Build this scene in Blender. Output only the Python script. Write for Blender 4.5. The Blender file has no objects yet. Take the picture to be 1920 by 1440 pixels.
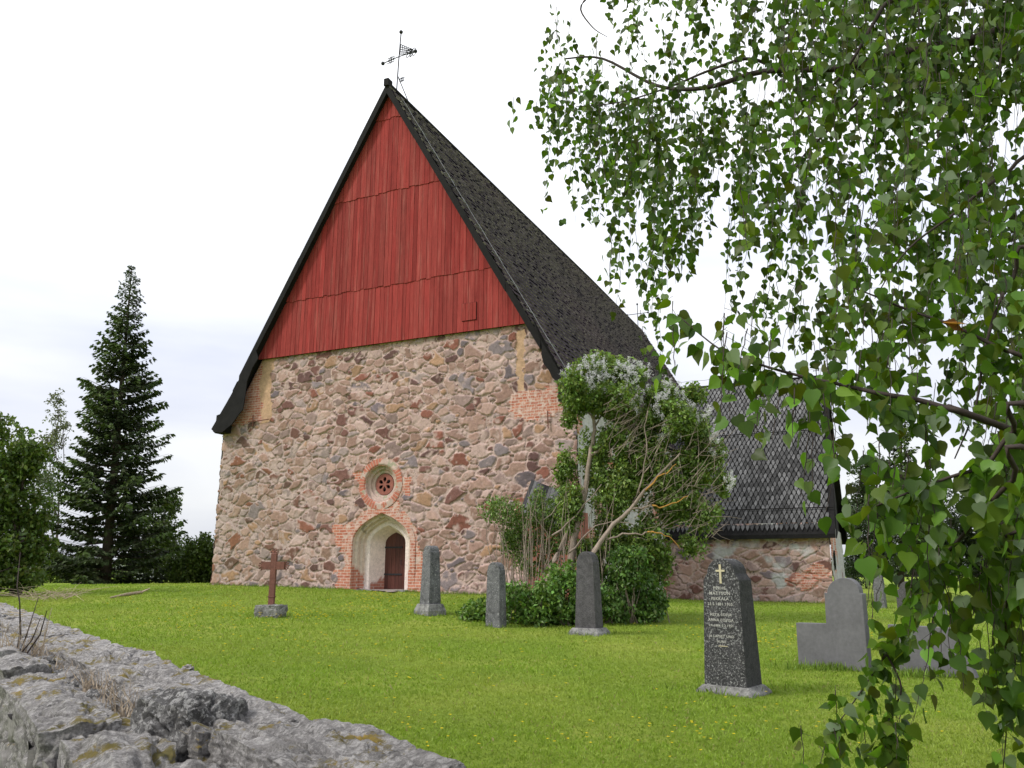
import bpy, math, random
import numpy as np
from mathutils import Vector, Matrix
random.seed(7); rng = np.random.default_rng(7)
R = math.radians
scene = bpy.context.scene
COL = scene.collection

# ------------------------------------------------------------------ camera
FPX = 1497.0; PITCH = R(13.0); EYE = 1.6
cam_d = bpy.data.cameras.new("camera"); cam = bpy.data.objects.new("camera", cam_d); COL.objects.link(cam)
cam.location = (0, 0, EYE); cam.rotation_euler = (R(90) + PITCH, 0, 0)
cam_d.sensor_fit = 'HORIZONTAL'; cam_d.sensor_width = 36.0; cam_d.lens = 36.0 * FPX / 1920.0
cam_d.clip_start = 0.05; cam_d.clip_end = 3000
scene.camera = cam
scene.render.resolution_x = 1024; scene.render.resolution_y = 768

# ------------------------------------------------------------------ world: bright overcast
SUN_EL, SUN_AZ = R(44), R(248)      # azimuth clockwise from +Y: behind the camera, to the left
w = bpy.data.worlds.new("World"); scene.world = w; w.use_nodes = True
nt = w.node_tree; nt.nodes.clear()
out = nt.nodes.new('ShaderNodeOutputWorld'); bg = nt.nodes.new('ShaderNodeBackground')
sky = nt.nodes.new('ShaderNodeTexSky'); sky.sky_type = 'NISHITA'; sky.sun_disc = False
sky.sun_elevation = SUN_EL; sky.sun_rotation = SUN_AZ
tc = nt.nodes.new('ShaderNodeTexCoord'); mp = nt.nodes.new('ShaderNodeMapping'); mp.inputs['Scale'].default_value = (1.2, 1.2, 5.0)
nz = nt.nodes.new('ShaderNodeTexNoise'); nz.inputs['Scale'].default_value = 1.6; nz.inputs['Detail'].default_value = 5
rp = nt.nodes.new('ShaderNodeValToRGB')
rp.color_ramp.elements[0].position = .36; rp.color_ramp.elements[0].color = (.73, .76, .88, 1)
rp.color_ramp.elements[1].position = .62; rp.color_ramp.elements[1].color = (.97, .98, 1.0, 1)
sep = nt.nodes.new('ShaderNodeSeparateXYZ'); mr = nt.nodes.new('ShaderNodeMapRange')
mr.inputs['From Min'].default_value = 0.0; mr.inputs['From Max'].default_value = .55
mr.inputs['To Min'].default_value = 5.3; mr.inputs['To Max'].default_value = 9.0
vm = nt.nodes.new('ShaderNodeVectorMath'); vm.operation = 'SCALE'
mx = nt.nodes.new('ShaderNodeMixRGB'); mx.inputs['Fac'].default_value = .93
bg.inputs['Strength'].default_value = .12
L = nt.links.new
L(tc.outputs['Generated'], mp.inputs['Vector']); L(mp.outputs['Vector'], nz.inputs['Vector']); L(nz.outputs['Fac'], rp.inputs['Fac'])
L(tc.outputs['Generated'], sep.inputs[0]); L(sep.outputs['Z'], mr.inputs['Value'])
L(rp.outputs['Color'], vm.inputs[0]); L(mr.outputs['Result'], vm.inputs['Scale'])
L(sky.outputs['Color'], mx.inputs['Color1']); L(vm.outputs['Vector'], mx.inputs['Color2'])
L(mx.outputs['Color'], bg.inputs['Color']); L(bg.outputs['Background'], out.inputs['Surface'])

sun_d = bpy.data.lights.new("sun", 'SUN'); sun_d.energy = 2.0; sun_d.angle = R(10); sun_d.color = (1, .96, .9)
sun = bpy.data.objects.new("sun", sun_d); COL.objects.link(sun)
dirv = Vector((math.sin(SUN_AZ) * math.cos(SUN_EL), math.cos(SUN_AZ) * math.cos(SUN_EL), math.sin(SUN_EL)))
sun.rotation_euler = dirv.to_track_quat('Z', 'Y').to_euler()
vs = scene.view_settings; vs.view_transform = 'Standard'; vs.look = 'None'; vs.exposure = 0.50; vs.gamma = 1

# ------------------------------------------------------------------ geometry of the place
def ray(x, y):
    cx = (x - 960) / FPX; cy = -(y - 720) / FPX
    return np.array([cx, math.cos(PITCH) - cy * math.sin(PITCH), math.sin(PITCH) + cy * math.cos(PITCH)])
CAMP = np.array([0, 0, EYE])
TH = R(24.7)
U = np.array([math.cos(TH), -math.sin(TH), 0]); A = np.array([math.sin(TH), math.cos(TH), 0])
P0 = np.array([-4.5035, 30.0, 0.0])          # origin of the church's own axes
def chl(x, y, t=None, s=None, z=None):        # a sight line met with a plane of the church: (s, t, z)
    d = ray(x, y)
    if t is not None: k = ((P0 - CAMP) @ A + t) / (d @ A)
    elif s is not None: k = ((P0 - CAMP) @ U + s) / (d @ U)
    else: k = (z - EYE) / d[2]
    P = CAMP + d * k
    return ((P - P0) @ U, (P - P0) @ A, P[2])
def at(x, y, depth):
    d = ray(x, y); return CAMP + d * (depth / d[1])
def cw(s, t, z=0.0):
    q = P0 + s * U + t * A; return np.array([q[0], q[1], z])
# terrain: thin-plate surface through surveyed heights
tp = [(-3, -3, 0), (6, -3, 0), (0, 0, 0), (6, 5, 0), (-5, 6, .1), (2, 6, 0), (3, 10, .03), (7, 12, .03), (-3, 12, .2), (-6.5, 19, .42), (0, 18, .22), (5, 18, .1), (-12, 22, .6)]
for s_, t_, z_ in ((-8.6, 0, .92), (-14, 0, .9), (0, 0, .80), (7.4, -.3, .62), (7.4, 11.4, .22), (14.5, 11.4, .18), (18, 20, .2), (-8.6, 15, .85)):
    q = cw(s_, t_); tp.append((q[0], q[1], z_))
tp += [(-20, 50, .62), (-35, 60, .6), (22, 45, .25), (35, 80, .2), (-4, 90, .4), (-70, 60, .5), (70, 60, .2), (0, 200, .3), (-150, 150, .3), (150, 150, .2), (-40, -30, 0), (40, -30, 0), (-30, 20, .4), (30, 15, 0), (0, 600, 0), (-500, 300, 0), (500, 300, 0), (0, -300, 0)]
tp = np.array(tp, float)
def _k(r2): return np.where(r2 > 1e-9, r2 * np.log(r2 + 1e-12), 0)
NTP = len(tp); M_ = np.zeros((NTP + 3, NTP + 3))
M_[:NTP, :NTP] = _k(((tp[:, None, :2] - tp[None, :, :2]) ** 2).sum(-1)) + np.eye(NTP) * 1.0
M_[:NTP, NTP] = 1; M_[:NTP, NTP + 1:] = tp[:, :2]; M_[NTP, :NTP] = 1; M_[NTP + 1:, :NTP] = tp[:, :2].T
WTP = np.linalg.solve(M_, np.r_[tp[:, 2], 0, 0, 0])
def gz(x, y):
    x = np.atleast_1d(np.asarray(x, float)); y = np.atleast_1d(np.asarray(y, float)); o = np.empty(x.shape)
    for i in range(0, len(x), 40000):
        a = x[i:i + 40000]; b = y[i:i + 40000]
        r2 = (a[:, None] - tp[None, :, 0]) ** 2 + (b[:, None] - tp[None, :, 1]) ** 2
        o[i:i + 40000] = _k(r2) @ WTP[:NTP] + WTP[NTP] + WTP[NTP + 1] * a + WTP[NTP + 2] * b
    return o
def gh(x, y):                                 # where a sight line meets the ground
    d = ray(x, y); z = .1
    for _ in range(25):
        k = (z - EYE) / d[2]; P = CAMP + d * k; z = float(gz(P[0], P[1])[0])
    return np.array([P[0], P[1], z])

# ------------------------------------------------------------------ numpy noise
def _h(ix, iy, iz, s):
    with np.errstate(over='ignore'):
        h = (ix.astype(np.uint32) * np.uint32(374761393)) ^ (iy.astype(np.uint32) * np.uint32(668265263)) ^ (iz.astype(np.uint32) * np.uint32(2147483647 - 1274126177)) ^ np.uint32(s * 2654435 + 97)
        h = (h ^ (h >> np.uint32(13))) * np.uint32(1274126177); h = (h ^ (h >> np.uint32(16))) * np.uint32(2246822519); h ^= h >> np.uint32(13)
    return (h & np.uint32(0xffffff)).astype(np.float64) / float(0xffffff)
def vn(P, s=0):
    f = np.floor(P).astype(np.int64); t = P - f; t = t * t * (3 - 2 * t); r = 0
    for dx in (0, 1):
        for dy in (0, 1):
            for dz in (0, 1):
                wgt = (t[:, 0] if dx else 1 - t[:, 0]) * (t[:, 1] if dy else 1 - t[:, 1]) * (t[:, 2] if dz else 1 - t[:, 2])
                r = r + wgt * _h(f[:, 0] + dx, f[:, 1] + dy, f[:, 2] + dz, s)
    return r * 2 - 1
def fbm(P, sc, oc=4, s=0, gain=.5):
    P = np.asarray(P, float) * sc; r = 0; a = 1
    for i in range(oc): r = r + a * vn(P + i * 17.3, s + i); P = P * 2.03; a *= gain
    return r
def P3(x, y, z=0): return np.stack([x, y, np.zeros_like(x) + z], 1)

# ------------------------------------------------------------------ object helpers
def mesh(name, V, F, mat, parent=None, smooth=False, col=None, dom='POINT', extra=None, loc=None, rz=0):
    """V (n,3) array; F either (m,k) array or list of tuples"""
    me = bpy.data.meshes.new(name); V = np.asarray(V, np.float32)
    if isinstance(F, np.ndarray):
        m, k = F.shape; li = F.ravel().astype(np.int32); ls = np.arange(m, dtype=np.int32) * k; lt = np.full(m, k, np.int32)
    else:
        lt = np.array([len(f) for f in F], np.int32); li = np.array([i for f in F for i in f], np.int32); ls = np.r_[0, np.cumsum(lt)[:-1]].astype(np.int32); m = len(F)
    me.vertices.add(len(V)); me.vertices.foreach_set('co', V.ravel())
    me.loops.add(len(li)); me.loops.foreach_set('vertex_index', li)
    me.polygons.add(m); me.polygons.foreach_set('loop_start', ls); me.polygons.foreach_set('loop_total', lt)
    if col is not None:
        c = np.asarray(col, np.float32)
        if c.shape[1] == 3: c = np.c_[c, np.ones(len(c), np.float32)]
        at_ = me.attributes.new('col', 'FLOAT_COLOR', dom); at_.data.foreach_set('color', c.ravel())
    for k_, v_ in (extra or {}).items():
        a_ = me.attributes.new(k_, 'FLOAT', 'POINT'); a_.data.foreach_set('value', np.asarray(v_, np.float32))
    me.update(calc_edges=True); me.validate()
    me.polygons.foreach_set('use_smooth', np.full(len(me.polygons), bool(smooth)))
    me.materials.append(mat)
    o = bpy.data.objects.new(name, me); COL.objects.link(o)
    if parent: o.parent = parent
    if loc is not None: o.location = loc
    o.rotation_euler.z = rz
    return o
def tag(o, label=None, cat=None, group=None, kind=None):
    if label: o['label'] = label
    if cat: o['category'] = cat
    if group: o['group'] = group
    if kind: o['kind'] = kind
    return o
def thing(name, label, cat, loc=(0, 0, 0), rz=0, group=None):
    o = bpy.data.objects.new(name, None); COL.objects.link(o); o.empty_display_size = .2
    o.location = loc; o.rotation_euler.z = rz
    return tag(o, label, cat, group)

class MB:
    def __init__(s): s.v = []; s.f = []; s.c = []; s.n = 0
    def add(s, V, F, c=None):
        V = np.asarray(V, float); s.v.append(V)
        for f in F: s.f.append(tuple(int(i) + s.n for i in f)); s.c.append(c if c is not None else (1, 1, 1))
        s.n += len(V); return s
    def box(s, a, b, c=None):
        x0, y0, z0 = a; x1, y1, z1 = b
        return s.add([(x0, y0, z0), (x1, y0, z0), (x1, y1, z0), (x0, y1, z0), (x0, y0, z1), (x1, y0, z1), (x1, y1, z1), (x0, y1, z1)],
                     [(0, 3, 2, 1), (4, 5, 6, 7), (0, 1, 5, 4), (1, 2, 6, 5), (2, 3, 7, 6), (3, 0, 4, 7)], c)
    def tube(s, P, r, k=6, c=None, cap=True):
        P = np.asarray(P, float); n = len(P); r = np.broadcast_to(np.asarray(r, float), (n,))
        V = []; 
        for i in range(n):
            d = P[min(i + 1, n - 1)] - P[max(i - 1, 0)]; d = d / (np.linalg.norm(d) + 1e-9)
            up = np.array([0, 0, 1.]) if abs(d[2]) < .9 else np.array([1., 0, 0])
            a = np.cross(d, up); a /= np.linalg.norm(a); b = np.cross(d, a)
            for j in range(k): q = 2 * math.pi * j / k; V.append(P[i] + r[i] * (math.cos(q) * a + math.sin(q) * b))
        F = [(i * k + j, i * k + (j + 1) % k, (i + 1) * k + (j + 1) % k, (i + 1) * k + j) for i in range(n - 1) for j in range(k)]
        if cap: F += [tuple(range(k - 1, -1, -1)), tuple((n - 1) * k + j for j in range(k))]
        return s.add(V, F, c)
    def prism(s, pts, y0, y1, c=None):        # outline in x,z extruded along y
        n = len(pts); V = [(p[0], y0, p[1]) for p in pts] + [(p[0], y1, p[1]) for p in pts]
        F = [tuple(range(n)), tuple(range(2 * n - 1, n - 1, -1))] + [(i, i + n, (i + 1) % n + n, (i + 1) % n) for i in range(n)]
        return s.add(V, F, c)
    def ball(s, p, r, n=8, c=None):
        V = [(p[0], p[1], p[2] + r)]; 
        for i in range(1, n): 
            for j in range(n * 2): a = math.pi * i / n; b = math.pi * j / n; V.append((p[0] + r * math.sin(a) * math.cos(b), p[1] + r * math.sin(a) * math.sin(b), p[2] + r * math.cos(a)))
        V.append((p[0], p[1], p[2] - r)); m = n * 2; F = [(0, 1 + j, 1 + (j + 1) % m) for j in range(m)]
        for i in range(n - 2): F += [(1 + i * m + j, 1 + (i + 1) * m + j, 1 + (i + 1) * m + (j + 1) % m, 1 + i * m + (j + 1) % m) for j in range(m)]
        q = 1 + (n - 1) * m; F += [(q, q - m + (j + 1) % m, q - m + j) for j in range(m)]
        return s.add(V, F, c)
    def build(s, name, mat, parent=None, smooth=False, **k):
        return mesh(name, np.concatenate(s.v), s.f, mat, parent, smooth, col=np.array(s.c, float), dom='FACE', **k)

# ------------------------------------------------------------------ materials
def new_mat(name, rough=.8, spec=.3):
    m = bpy.data.materials.new(name); m.use_nodes = True; n = m.node_tree; b = n.nodes['Principled BSDF']
    b.inputs['Roughness'].default_value = rough; b.inputs['Specular IOR Level'].default_value = spec
    return m, n, b
def nd(n, t, **k):
    x = n.nodes.new(t)
    for a, v in k.items():
        if a in x.inputs: x.inputs[a].default_value = v
        else: setattr(x, a, v)
    return x
def noise(n, sc, det=5, rough=.6, vec=None, stretch=None):
    t = nd(n, 'ShaderNodeTexNoise', Scale=sc, Detail=det, Roughness=rough)
    c = n.nodes.new('ShaderNodeTexCoord'); src = c.outputs['Object']
    if stretch: m = nd(n, 'ShaderNodeMapping', Scale=stretch); n.links.new(src, m.inputs[0]); src = m.outputs[0]
    n.links.new(src, t.inputs['Vector']); return t.outputs['Fac']
def ramp(n, fac, stops):
    r = n.nodes.new('ShaderNodeValToRGB'); e = r.color_ramp.elements
    while len(e) < len(stops): e.new(.5)
    for i, (p, c) in enumerate(stops):
        e[i].position = p; e[i].color = (c if isinstance(c, tuple) else (c, c, c)) + (1,)
    n.links.new(fac, r.inputs['Fac']); return r.outputs['Color']
def mixc(n, a, b, fac, mode='MIX'):
    m = n.nodes.new('ShaderNodeMixRGB'); m.blend_type = mode
    for i, v in ((0, fac), (1, a), (2, b)):
        if isinstance(v, (int, float)): m.inputs[i].default_value = v
        elif isinstance(v, tuple): m.inputs[i].default_value = v + (1,)
        else: n.links.new(v, m.inputs[i])
    return m.outputs[0]
def bump(n, b, h, st=.5, dist=.01):
    x = nd(n, 'ShaderNodeBump', Strength=st, Distance=dist); n.links.new(h, x.inputs['Height']); n.links.new(x.outputs[0], b.inputs['Normal'])
def attr(n, name, out='Color'):
    a = n.nodes.new('ShaderNodeAttribute'); a.attribute_name = name; return a.outputs[out]
def simple(name, c, rough=.7, vary=.25, sc=6, bst=.3, bd=.01, metal=0, spec=.3, stretch=None, useattr=False):
    m, n, b = new_mat(name, rough, spec); f = noise(n, sc, 6, .65, stretch=stretch)
    base = attr(n, 'col') if useattr else c
    v = ramp(n, f, [(.3, 1 - vary), (.7, 1 + vary)]); v2 = ramp(n, noise(n, sc * 7, 4, .6, stretch=stretch), [(.3, 1 - vary * .6), (.7, 1 + vary * .6)])
    r = mixc(n, mixc(n, base, v, 1.0, 'MULTIPLY'), v2, 1.0, 'MULTIPLY')
    n.links.new(r, b.inputs['Base Color']); b.inputs['Metallic'].default_value = metal
    bump(n, b, noise(n, sc * 5, 6, .7, stretch=stretch), bst, bd); return m
def leafmat(name, trans=.35, rough=.45, spec=.4, sat=(1.25, 1.35, .6)):
    m, n, b = new_mat(name, rough, spec); c = attr(n, 'col')
    t = n.nodes.new('ShaderNodeBsdfTranslucent'); ms = nd(n, 'ShaderNodeMixShader', Fac=trans)
    n.links.new(c, b.inputs['Base Color']); n.links.new(mixc(n, c, sat, 1.0, 'MULTIPLY'), t.inputs['Color'])
    n.links.new(b.outputs[0], ms.inputs[1]); n.links.new(t.outputs[0], ms.inputs[2]); n.links.new(ms.outputs[0], n.nodes['Material Output'].inputs[0]); return m

# rubble masonry: colour and relief come with the mesh, brickwork is mixed in where the mesh says so
def masonry(name):
    m, n, b = new_mat(name, .9, .15)
    c = attr(n, 'col')
    f1 = ramp(n, noise(n, 9, 8, .7), [(.25, .72), (.5, 1.0), (.75, 1.25)]); f2 = ramp(n, noise(n, 55, 5, .7), [(.3, .78), (.7, 1.2)])
    c = mixc(n, mixc(n, c, f1, 1.0, 'MULTIPLY'), f2, 1.0, 'MULTIPLY')
    tcx = n.nodes.new('ShaderNodeTexCoord'); mpx = nd(n, 'ShaderNodeMapping', Rotation=(R(-90), 0, 0)); n.links.new(tcx.outputs['Object'], mpx.inputs[0])
    br = nd(n, 'ShaderNodeTexBrick', Color1=(.38, .12, .075, 1), Color2=(.50, .20, .13, 1), Mortar=(.56, .44, .38, 1), Scale=1.0)
    br.inputs['Brick Width'].default_value = .30; br.inputs['Row Height'].default_value = .105; br.inputs['Mortar Size'].default_value = .011; br.inputs['Mortar Smooth'].default_value = .2
    br.offset = .5; nn = n.nodes.new('ShaderNodeTexNoise'); nn.inputs['Scale'].default_value = 3
    n.links.new(mpx.outputs[0], nn.inputs['Vector'])
    ad = n.nodes.new('ShaderNodeVectorMath'); ad.operation = 'MULTIPLY_ADD'; ad.inputs[1].default_value = (.03, .03, .03)
    n.links.new(nn.outputs['Color'], ad.inputs[0]); n.links.new(mpx.outputs[0], ad.inputs[2]); n.links.new(ad.outputs[0], br.inputs['Vector'])
    worn = ramp(n, noise(n, 4.5, 6, .7), [(.46, 0.), (.60, 1.)])
    bc = mixc(n, br.outputs['Color'], (.54, .41, .35), mixc(n, worn, attr(n, 'wash', 'Fac'), 1.0, 'MULTIPLY'))
    bc = mixc(n, bc, f1, .8, 'MULTIPLY')
    c = mixc(n, c, bc, attr(n, 'brick', 'Fac'))
    n.links.new(c, b.inputs['Base Color']); bump(n, b, noise(n, 30, 8, .75), .5, .03); return m
M = {}
M['masonry'] = masonry('masonry')
M['plaster'] = simple('whitewash', (.66, .64, .60), .9, .12, 2.5, .35, .02)
M['clay_plaster'] = simple('old_plaster', (.52, .46, .40), .9, .22, 3, .35, .02)
M['boards'] = simple('red_boards', None, .85, .22, 2.2, .4, .008, stretch=(5, 5, .5), useattr=True, spec=.15)
M['shingle'] = simple('tarred_shingle', None, .9, .35, 9, .4, .01, useattr=True, spec=.12)
M['tar'] = simple('tarred_board', (.013, .0122, .012), .85, .3, 3, .4, .01, spec=.15)
M['door'] = simple('door_wood', None, .5, .3, 3, .4, .01, stretch=(6, 6, .5), useattr=True)
M['redstone'] = simple('red_painted_stone', (.27, .10, .075), .85, .2, 8)
M['black'] = simple('dark_glass', (.008, .009, .01), .2, .1, 3)
M['iron'] = simple('wrought_iron', (.03, .03, .033), .55, .2, 20, metal=.4)
M['rust'] = simple('rusty_iron', (.15, .062, .045), .75, .3, 14, .4, .01)
M['wire'] = simple('galvanised_wire', (.30, .30, .30), .5, .1, 20)
M['bark'] = simple('lilac_bark', (.26, .205, .165), .9, .35, 8, .6, .02, stretch=(1, 1, .4))
M['twig'] = simple('twig_bark', (.045, .032, .026), .75, .3, 20)
M['drytwig'] = simple('dry_stem', (.36, .29, .21), .85, .3, 20)
M['darkbark'] = simple('spruce_bark', (.07, .055, .045), .9, .3, 6, .5, .02)
M['leaf'] = leafmat('leaf', .30)
M['birchleaf'] = leafmat('birch_leaf', .45, .45, .3, (1.5, 1.6, .5))
M['needle'] = leafmat('needle', .12, .6, .2)
M['flower'] = leafmat('petal', .3, .7, .1, (1, 1, 1))
M['grassblade'] = leafmat('grass_blade', .35, .5, .25, (1.1, 1.2, .6))
M['slate'] = simple('grey_slate', (.130, .127, .133), .8, .20, 2.2, .3, .006)

n_ = M['boards'].node_tree; b_ = n_.nodes['Principled BSDF']; src = b_.inputs['Base Color'].links[0].from_socket   # sun-bleached streaks
wn = ramp(n_, noise(n_, 1.1, 8, .72, stretch=(7, 7, .35)), [(.52, 0.), (.70, .45)])
n_.links.new(mixc(n_, src, (.40, .155, .125), wn), b_.inputs['Base Color'])
def lichen_stone(name, base, light, lo, hi, dark=(.05, .05, .05), sc=1.0, moss=0.0, rough=.9, lay=None, face=False):
    m, n, b = new_mat(name, rough, .2)
    c = mixc(n, base, dark, ramp(n, noise(n, 7 * sc, 8, .75, stretch=lay), [(.36, .75), (.56, 0.)]))
    lm = ramp(n, noise(n, 26 * sc, 7, .75), [(lo, 0.), (hi, 1.)])
    if face:      # lichen thinned out on the right-hand face, leaving it darker
        tcf = n.nodes.new('ShaderNodeTexCoord'); sf = n.nodes.new('ShaderNodeSeparateXYZ'); n.links.new(tcf.outputs['Normal'], sf.inputs[0]); lm = mixc(n, lm, ramp(n, sf.outputs['X'], [(.3, 1.), (.6, .12)]), 1.0, 'MULTIPLY')
    c = mixc(n, c, light, lm)
    c = mixc(n, c, ramp(n, noise(n, 3.0 * sc, 5, .7), [(.3, .75), (.7, 1.2)]), 1.0, 'MULTIPLY')
    c = mixc(n, c, ramp(n, noise(n, 95, 4, .8), [(.32, .62), (.5, 1.0), (.68, 1.35)]), 1.0, 'MULTIPLY')
    if moss:
        ge = n.nodes.new('ShaderNodeNewGeometry'); sp = n.nodes.new('ShaderNodeSeparateXYZ'); n.links.new(ge.outputs['Normal'], sp.inputs[0])
        up = ramp(n, sp.outputs['Z'], [(.35, 0.), (.75, 1.)])
        mk = ramp(n, noise(n, 4.3, 9, .74), [(moss, 0.), (moss + .05, 1.)])
        mc = ramp(n, noise(n, 7, 6, .7), [(.35, (.11, .10, .035)), (.55, (.20, .155, .045)), (.68, (.36, .24, .035))])
        c = mixc(n, c, mc, mixc(n, up, mk, 1.0, 'MULTIPLY'))
    n.links.new(c, b.inputs['Base Color']); bump(n, b, noise(n, 22 * sc, 10, .8, stretch=lay), 1.0, .03); return m
M['tomb_dark'] = lichen_stone('dark_granite_with_lichen', (.070, .068, .070), (.38, .38, .37), .53, .60, sc=1.9, dark=(.03, .03, .03), face=True)
M['tomb_grey'] = lichen_stone('grey_granite_with_lichen', (.17, .17, .175), (.5, .5, .48), .56, .66, sc=1.2)
M['tomb_plain'] = lichen_stone('dark_dressed_granite', (.11, .104, .108), (.4, .4, .4), .68, .74, sc=1.6)
M['tomb_base'] = lichen_stone('pale_granite_plinth', (.26, .255, .24), (.5, .5, .48), .56, .7, sc=1.3)
M['fieldstone'] = lichen_stone('lichened_fieldstone', (.29, .275, .262), (.46, .44, .42), .48, .60, dark=(.05, .047, .045), moss=.55, lay=(1, 1, 2.2))
M['darkboulder'] = lichen_stone('black_lichen_boulder', (.16, .155, .15), (.40, .39, .375), .50, .56, dark=(.03, .028, .026), moss=.57)

# ------------------------------------------------------------------ ground
m, n, b = new_mat('lawn', .9, .1)
g1 = ramp(n, noise(n, .35, 6, .6), [(.35, (.175, .262, .030)), (.5, (.22, .305, .036)), (.66, (.30, .355, .060))])
g2 = ramp(n, noise(n, 6, 8, .75), [(.3, .70), (.5, 1.0), (.72, 1.22)])
g3 = ramp(n, noise(n, 60, 5, .8), [(.3, .62), (.7, 1.3)])
n.links.new(mixc(n, mixc(n, g1, g2, 1.0, 'MULTIPLY'), g3, 1.0, 'MULTIPLY'), b.inputs['Base Color']); bump(n, b, noise(n, 45, 6, .8), .9, .05); M['lawn'] = m
def axis(a, b_, fine, coarse):
    inner = np.arange(a, b_ + .01, fine); lo = a - np.geomspace(1, coarse, 22)[::-1]; hi = b_ + np.geomspace(1, coarse, 22); return np.r_[lo, inner, hi]
gx = axis(-40, 40, .5, 1200); gy = axis(-6, 80, .5, 1200)
X, Y = np.meshgrid(gx, gy); X = X.ravel(); Y = Y.ravel()
Z = gz(X, Y) + .03 * fbm(P3(X, Y), .35, 3, 3) * (np.abs(X) < 60)
nx, ny = len(gx), len(gy); I = np.arange(nx * ny).reshape(ny, nx)
F = np.stack([I[:-1, :-1].ravel(), I[:-1, 1:].ravel(), I[1:, 1:].ravel(), I[1:, :-1].ravel()], 1)
tag(mesh('ground', np.c_[X, Y, Z], F, M['lawn'], smooth=True), kind='structure')

# ------------------------------------------------------------------ rubble masonry generator
PAL = np.array([(.36, .27, .225), (.40, .315, .265), (.33, .245, .205), (.29, .24, .22), (.22, .21, .22), (.17, .16, .175), (.17, .10, .085), (.235, .115, .085), (.13, .085, .078), (.38, .27, .175), (.44, .37, .33), (.27, .20, .16), (.33, .30, .285)])
PAL = PAL * np.array([.98, .83, .82])
PW = np.array([10, 9, 9, 7, 5, 3, 6, 5, 4, 4, 4, 7, 5], float); PW /= PW.sum()
MORT = np.array([.48, .352, .312])
def rubble(u, v, seed=1, su=.46, sv=.33, relief=.05):
    r = np.random.default_rng(seed)
    nu = int((u.max() - u.min()) / su) + 9; nv = int((v.max() - v.min()) / sv) + 9; u0 = u.min() - 4 * su; v0 = v.min() - 4 * sv
    wu = u + .07 * fbm(P3(u, v), 2.6, 3, seed); wv = v + .06 * fbm(P3(u, v, 9.), 2.6, 3, seed + 5)
    su_ = r.uniform(-.42, .42, (nu, nv)); sv_ = r.uniform(-.40, .40, (nu, nv))
    cx = u0 + (np.arange(nu)[:, None] + .5 * (np.arange(nv)[None] % 2) + su_) * su; cy = v0 + (np.arange(nv)[None] + sv_) * sv + 0 * cx
    wt = r.choice([.40, .60, .85, 1.15, 1.6], (nu, nv), p=[.22, .18, .2, .2, .2]); ang = r.normal(0, .25, (nu, nv)); asp = r.uniform(.95, 1.5, (nu, nv))
    col = PAL[r.choice(len(PAL), (nu, nv), p=PW)] * r.uniform(.85, 1.12, (nu, nv, 1)); bulge = r.uniform(.4, 1.2, (nu, nv)); tx = r.normal(0, .05, (nu, nv)); ty = r.normal(0, .06, (nu, nv)); smear = r.random((nu, nv))
    iu = np.clip(((wu - u0) / su).astype(int), 3, nu - 4); iv = np.clip(((wv - v0) / sv).astype(int), 3, nv - 4)
    F1 = np.full(len(u), 9.); F2 = F1.copy(); bi = np.zeros(len(u), int); bj = bi.copy()
    for dx in range(-2, 3):
        for dy in range(-2, 3):
            a = iu + dx; c = iv + dy; X_ = wu - cx[a, c]; Y_ = wv - cy[a, c]; ca = np.cos(ang[a, c]); sa = np.sin(ang[a, c])
            d = np.sqrt(((X_ * ca + Y_ * sa) / (su * asp[a, c])) ** 2 + ((-X_ * sa + Y_ * ca) / sv) ** 2) / wt[a, c]
            nb = d < F1; F2 = np.where(nb, F1, np.minimum(F2, d)); F1 = np.where(nb, d, F1); bi = np.where(nb, a, bi); bj = np.where(nb, c, bj)
    e = F2 - F1; mw = .075 + .045 * fbm(P3(u, v, 3.), 1.5, 2, seed + 8)
    st = np.clip((e - mw) / .10, 0, 1); st = st * st * (3 - 2 * st)
    h = relief * st * (.35 + .65 * bulge[bi, bj]) + st * (tx[bi, bj] * (wu - cx[bi, bj]) + ty[bi, bj] * (wv - cy[bi, bj])) + .008 * fbm(P3(u, v), 9, 3, seed + 2)
    C = col[bi, bj]
    # small chips pressed into the wide joints
    q = 11.; fu = wu * q; fv = wv * q * 1.3; g = np.full(len(u), 9.); g2 = g.copy(); hid = np.zeros(len(u))
    for dx in (-1, 0, 1):
        for dy in (-1, 0, 1):
            a = np.floor(fu) + dx; c = np.floor(fv) + dy; hx = _h(a, c, a * 0, 3 + seed); hy = _h(a, c, a * 0 + 1, 4 + seed)
            d = np.hypot(fu - a - hx, fv - c - hy); nb = d < g; hid = np.where(nb, _h(a, c, a * 0 + 2, 9), hid); g = np.where(nb, d, g)
    chip = (hid > .62) & (g < .34) & (st < .25)
    cc = PAL[(hid * 977 % len(PAL)).astype(int)] * .75
    return h, C, st, smear[bi, bj], chip, cc

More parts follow.
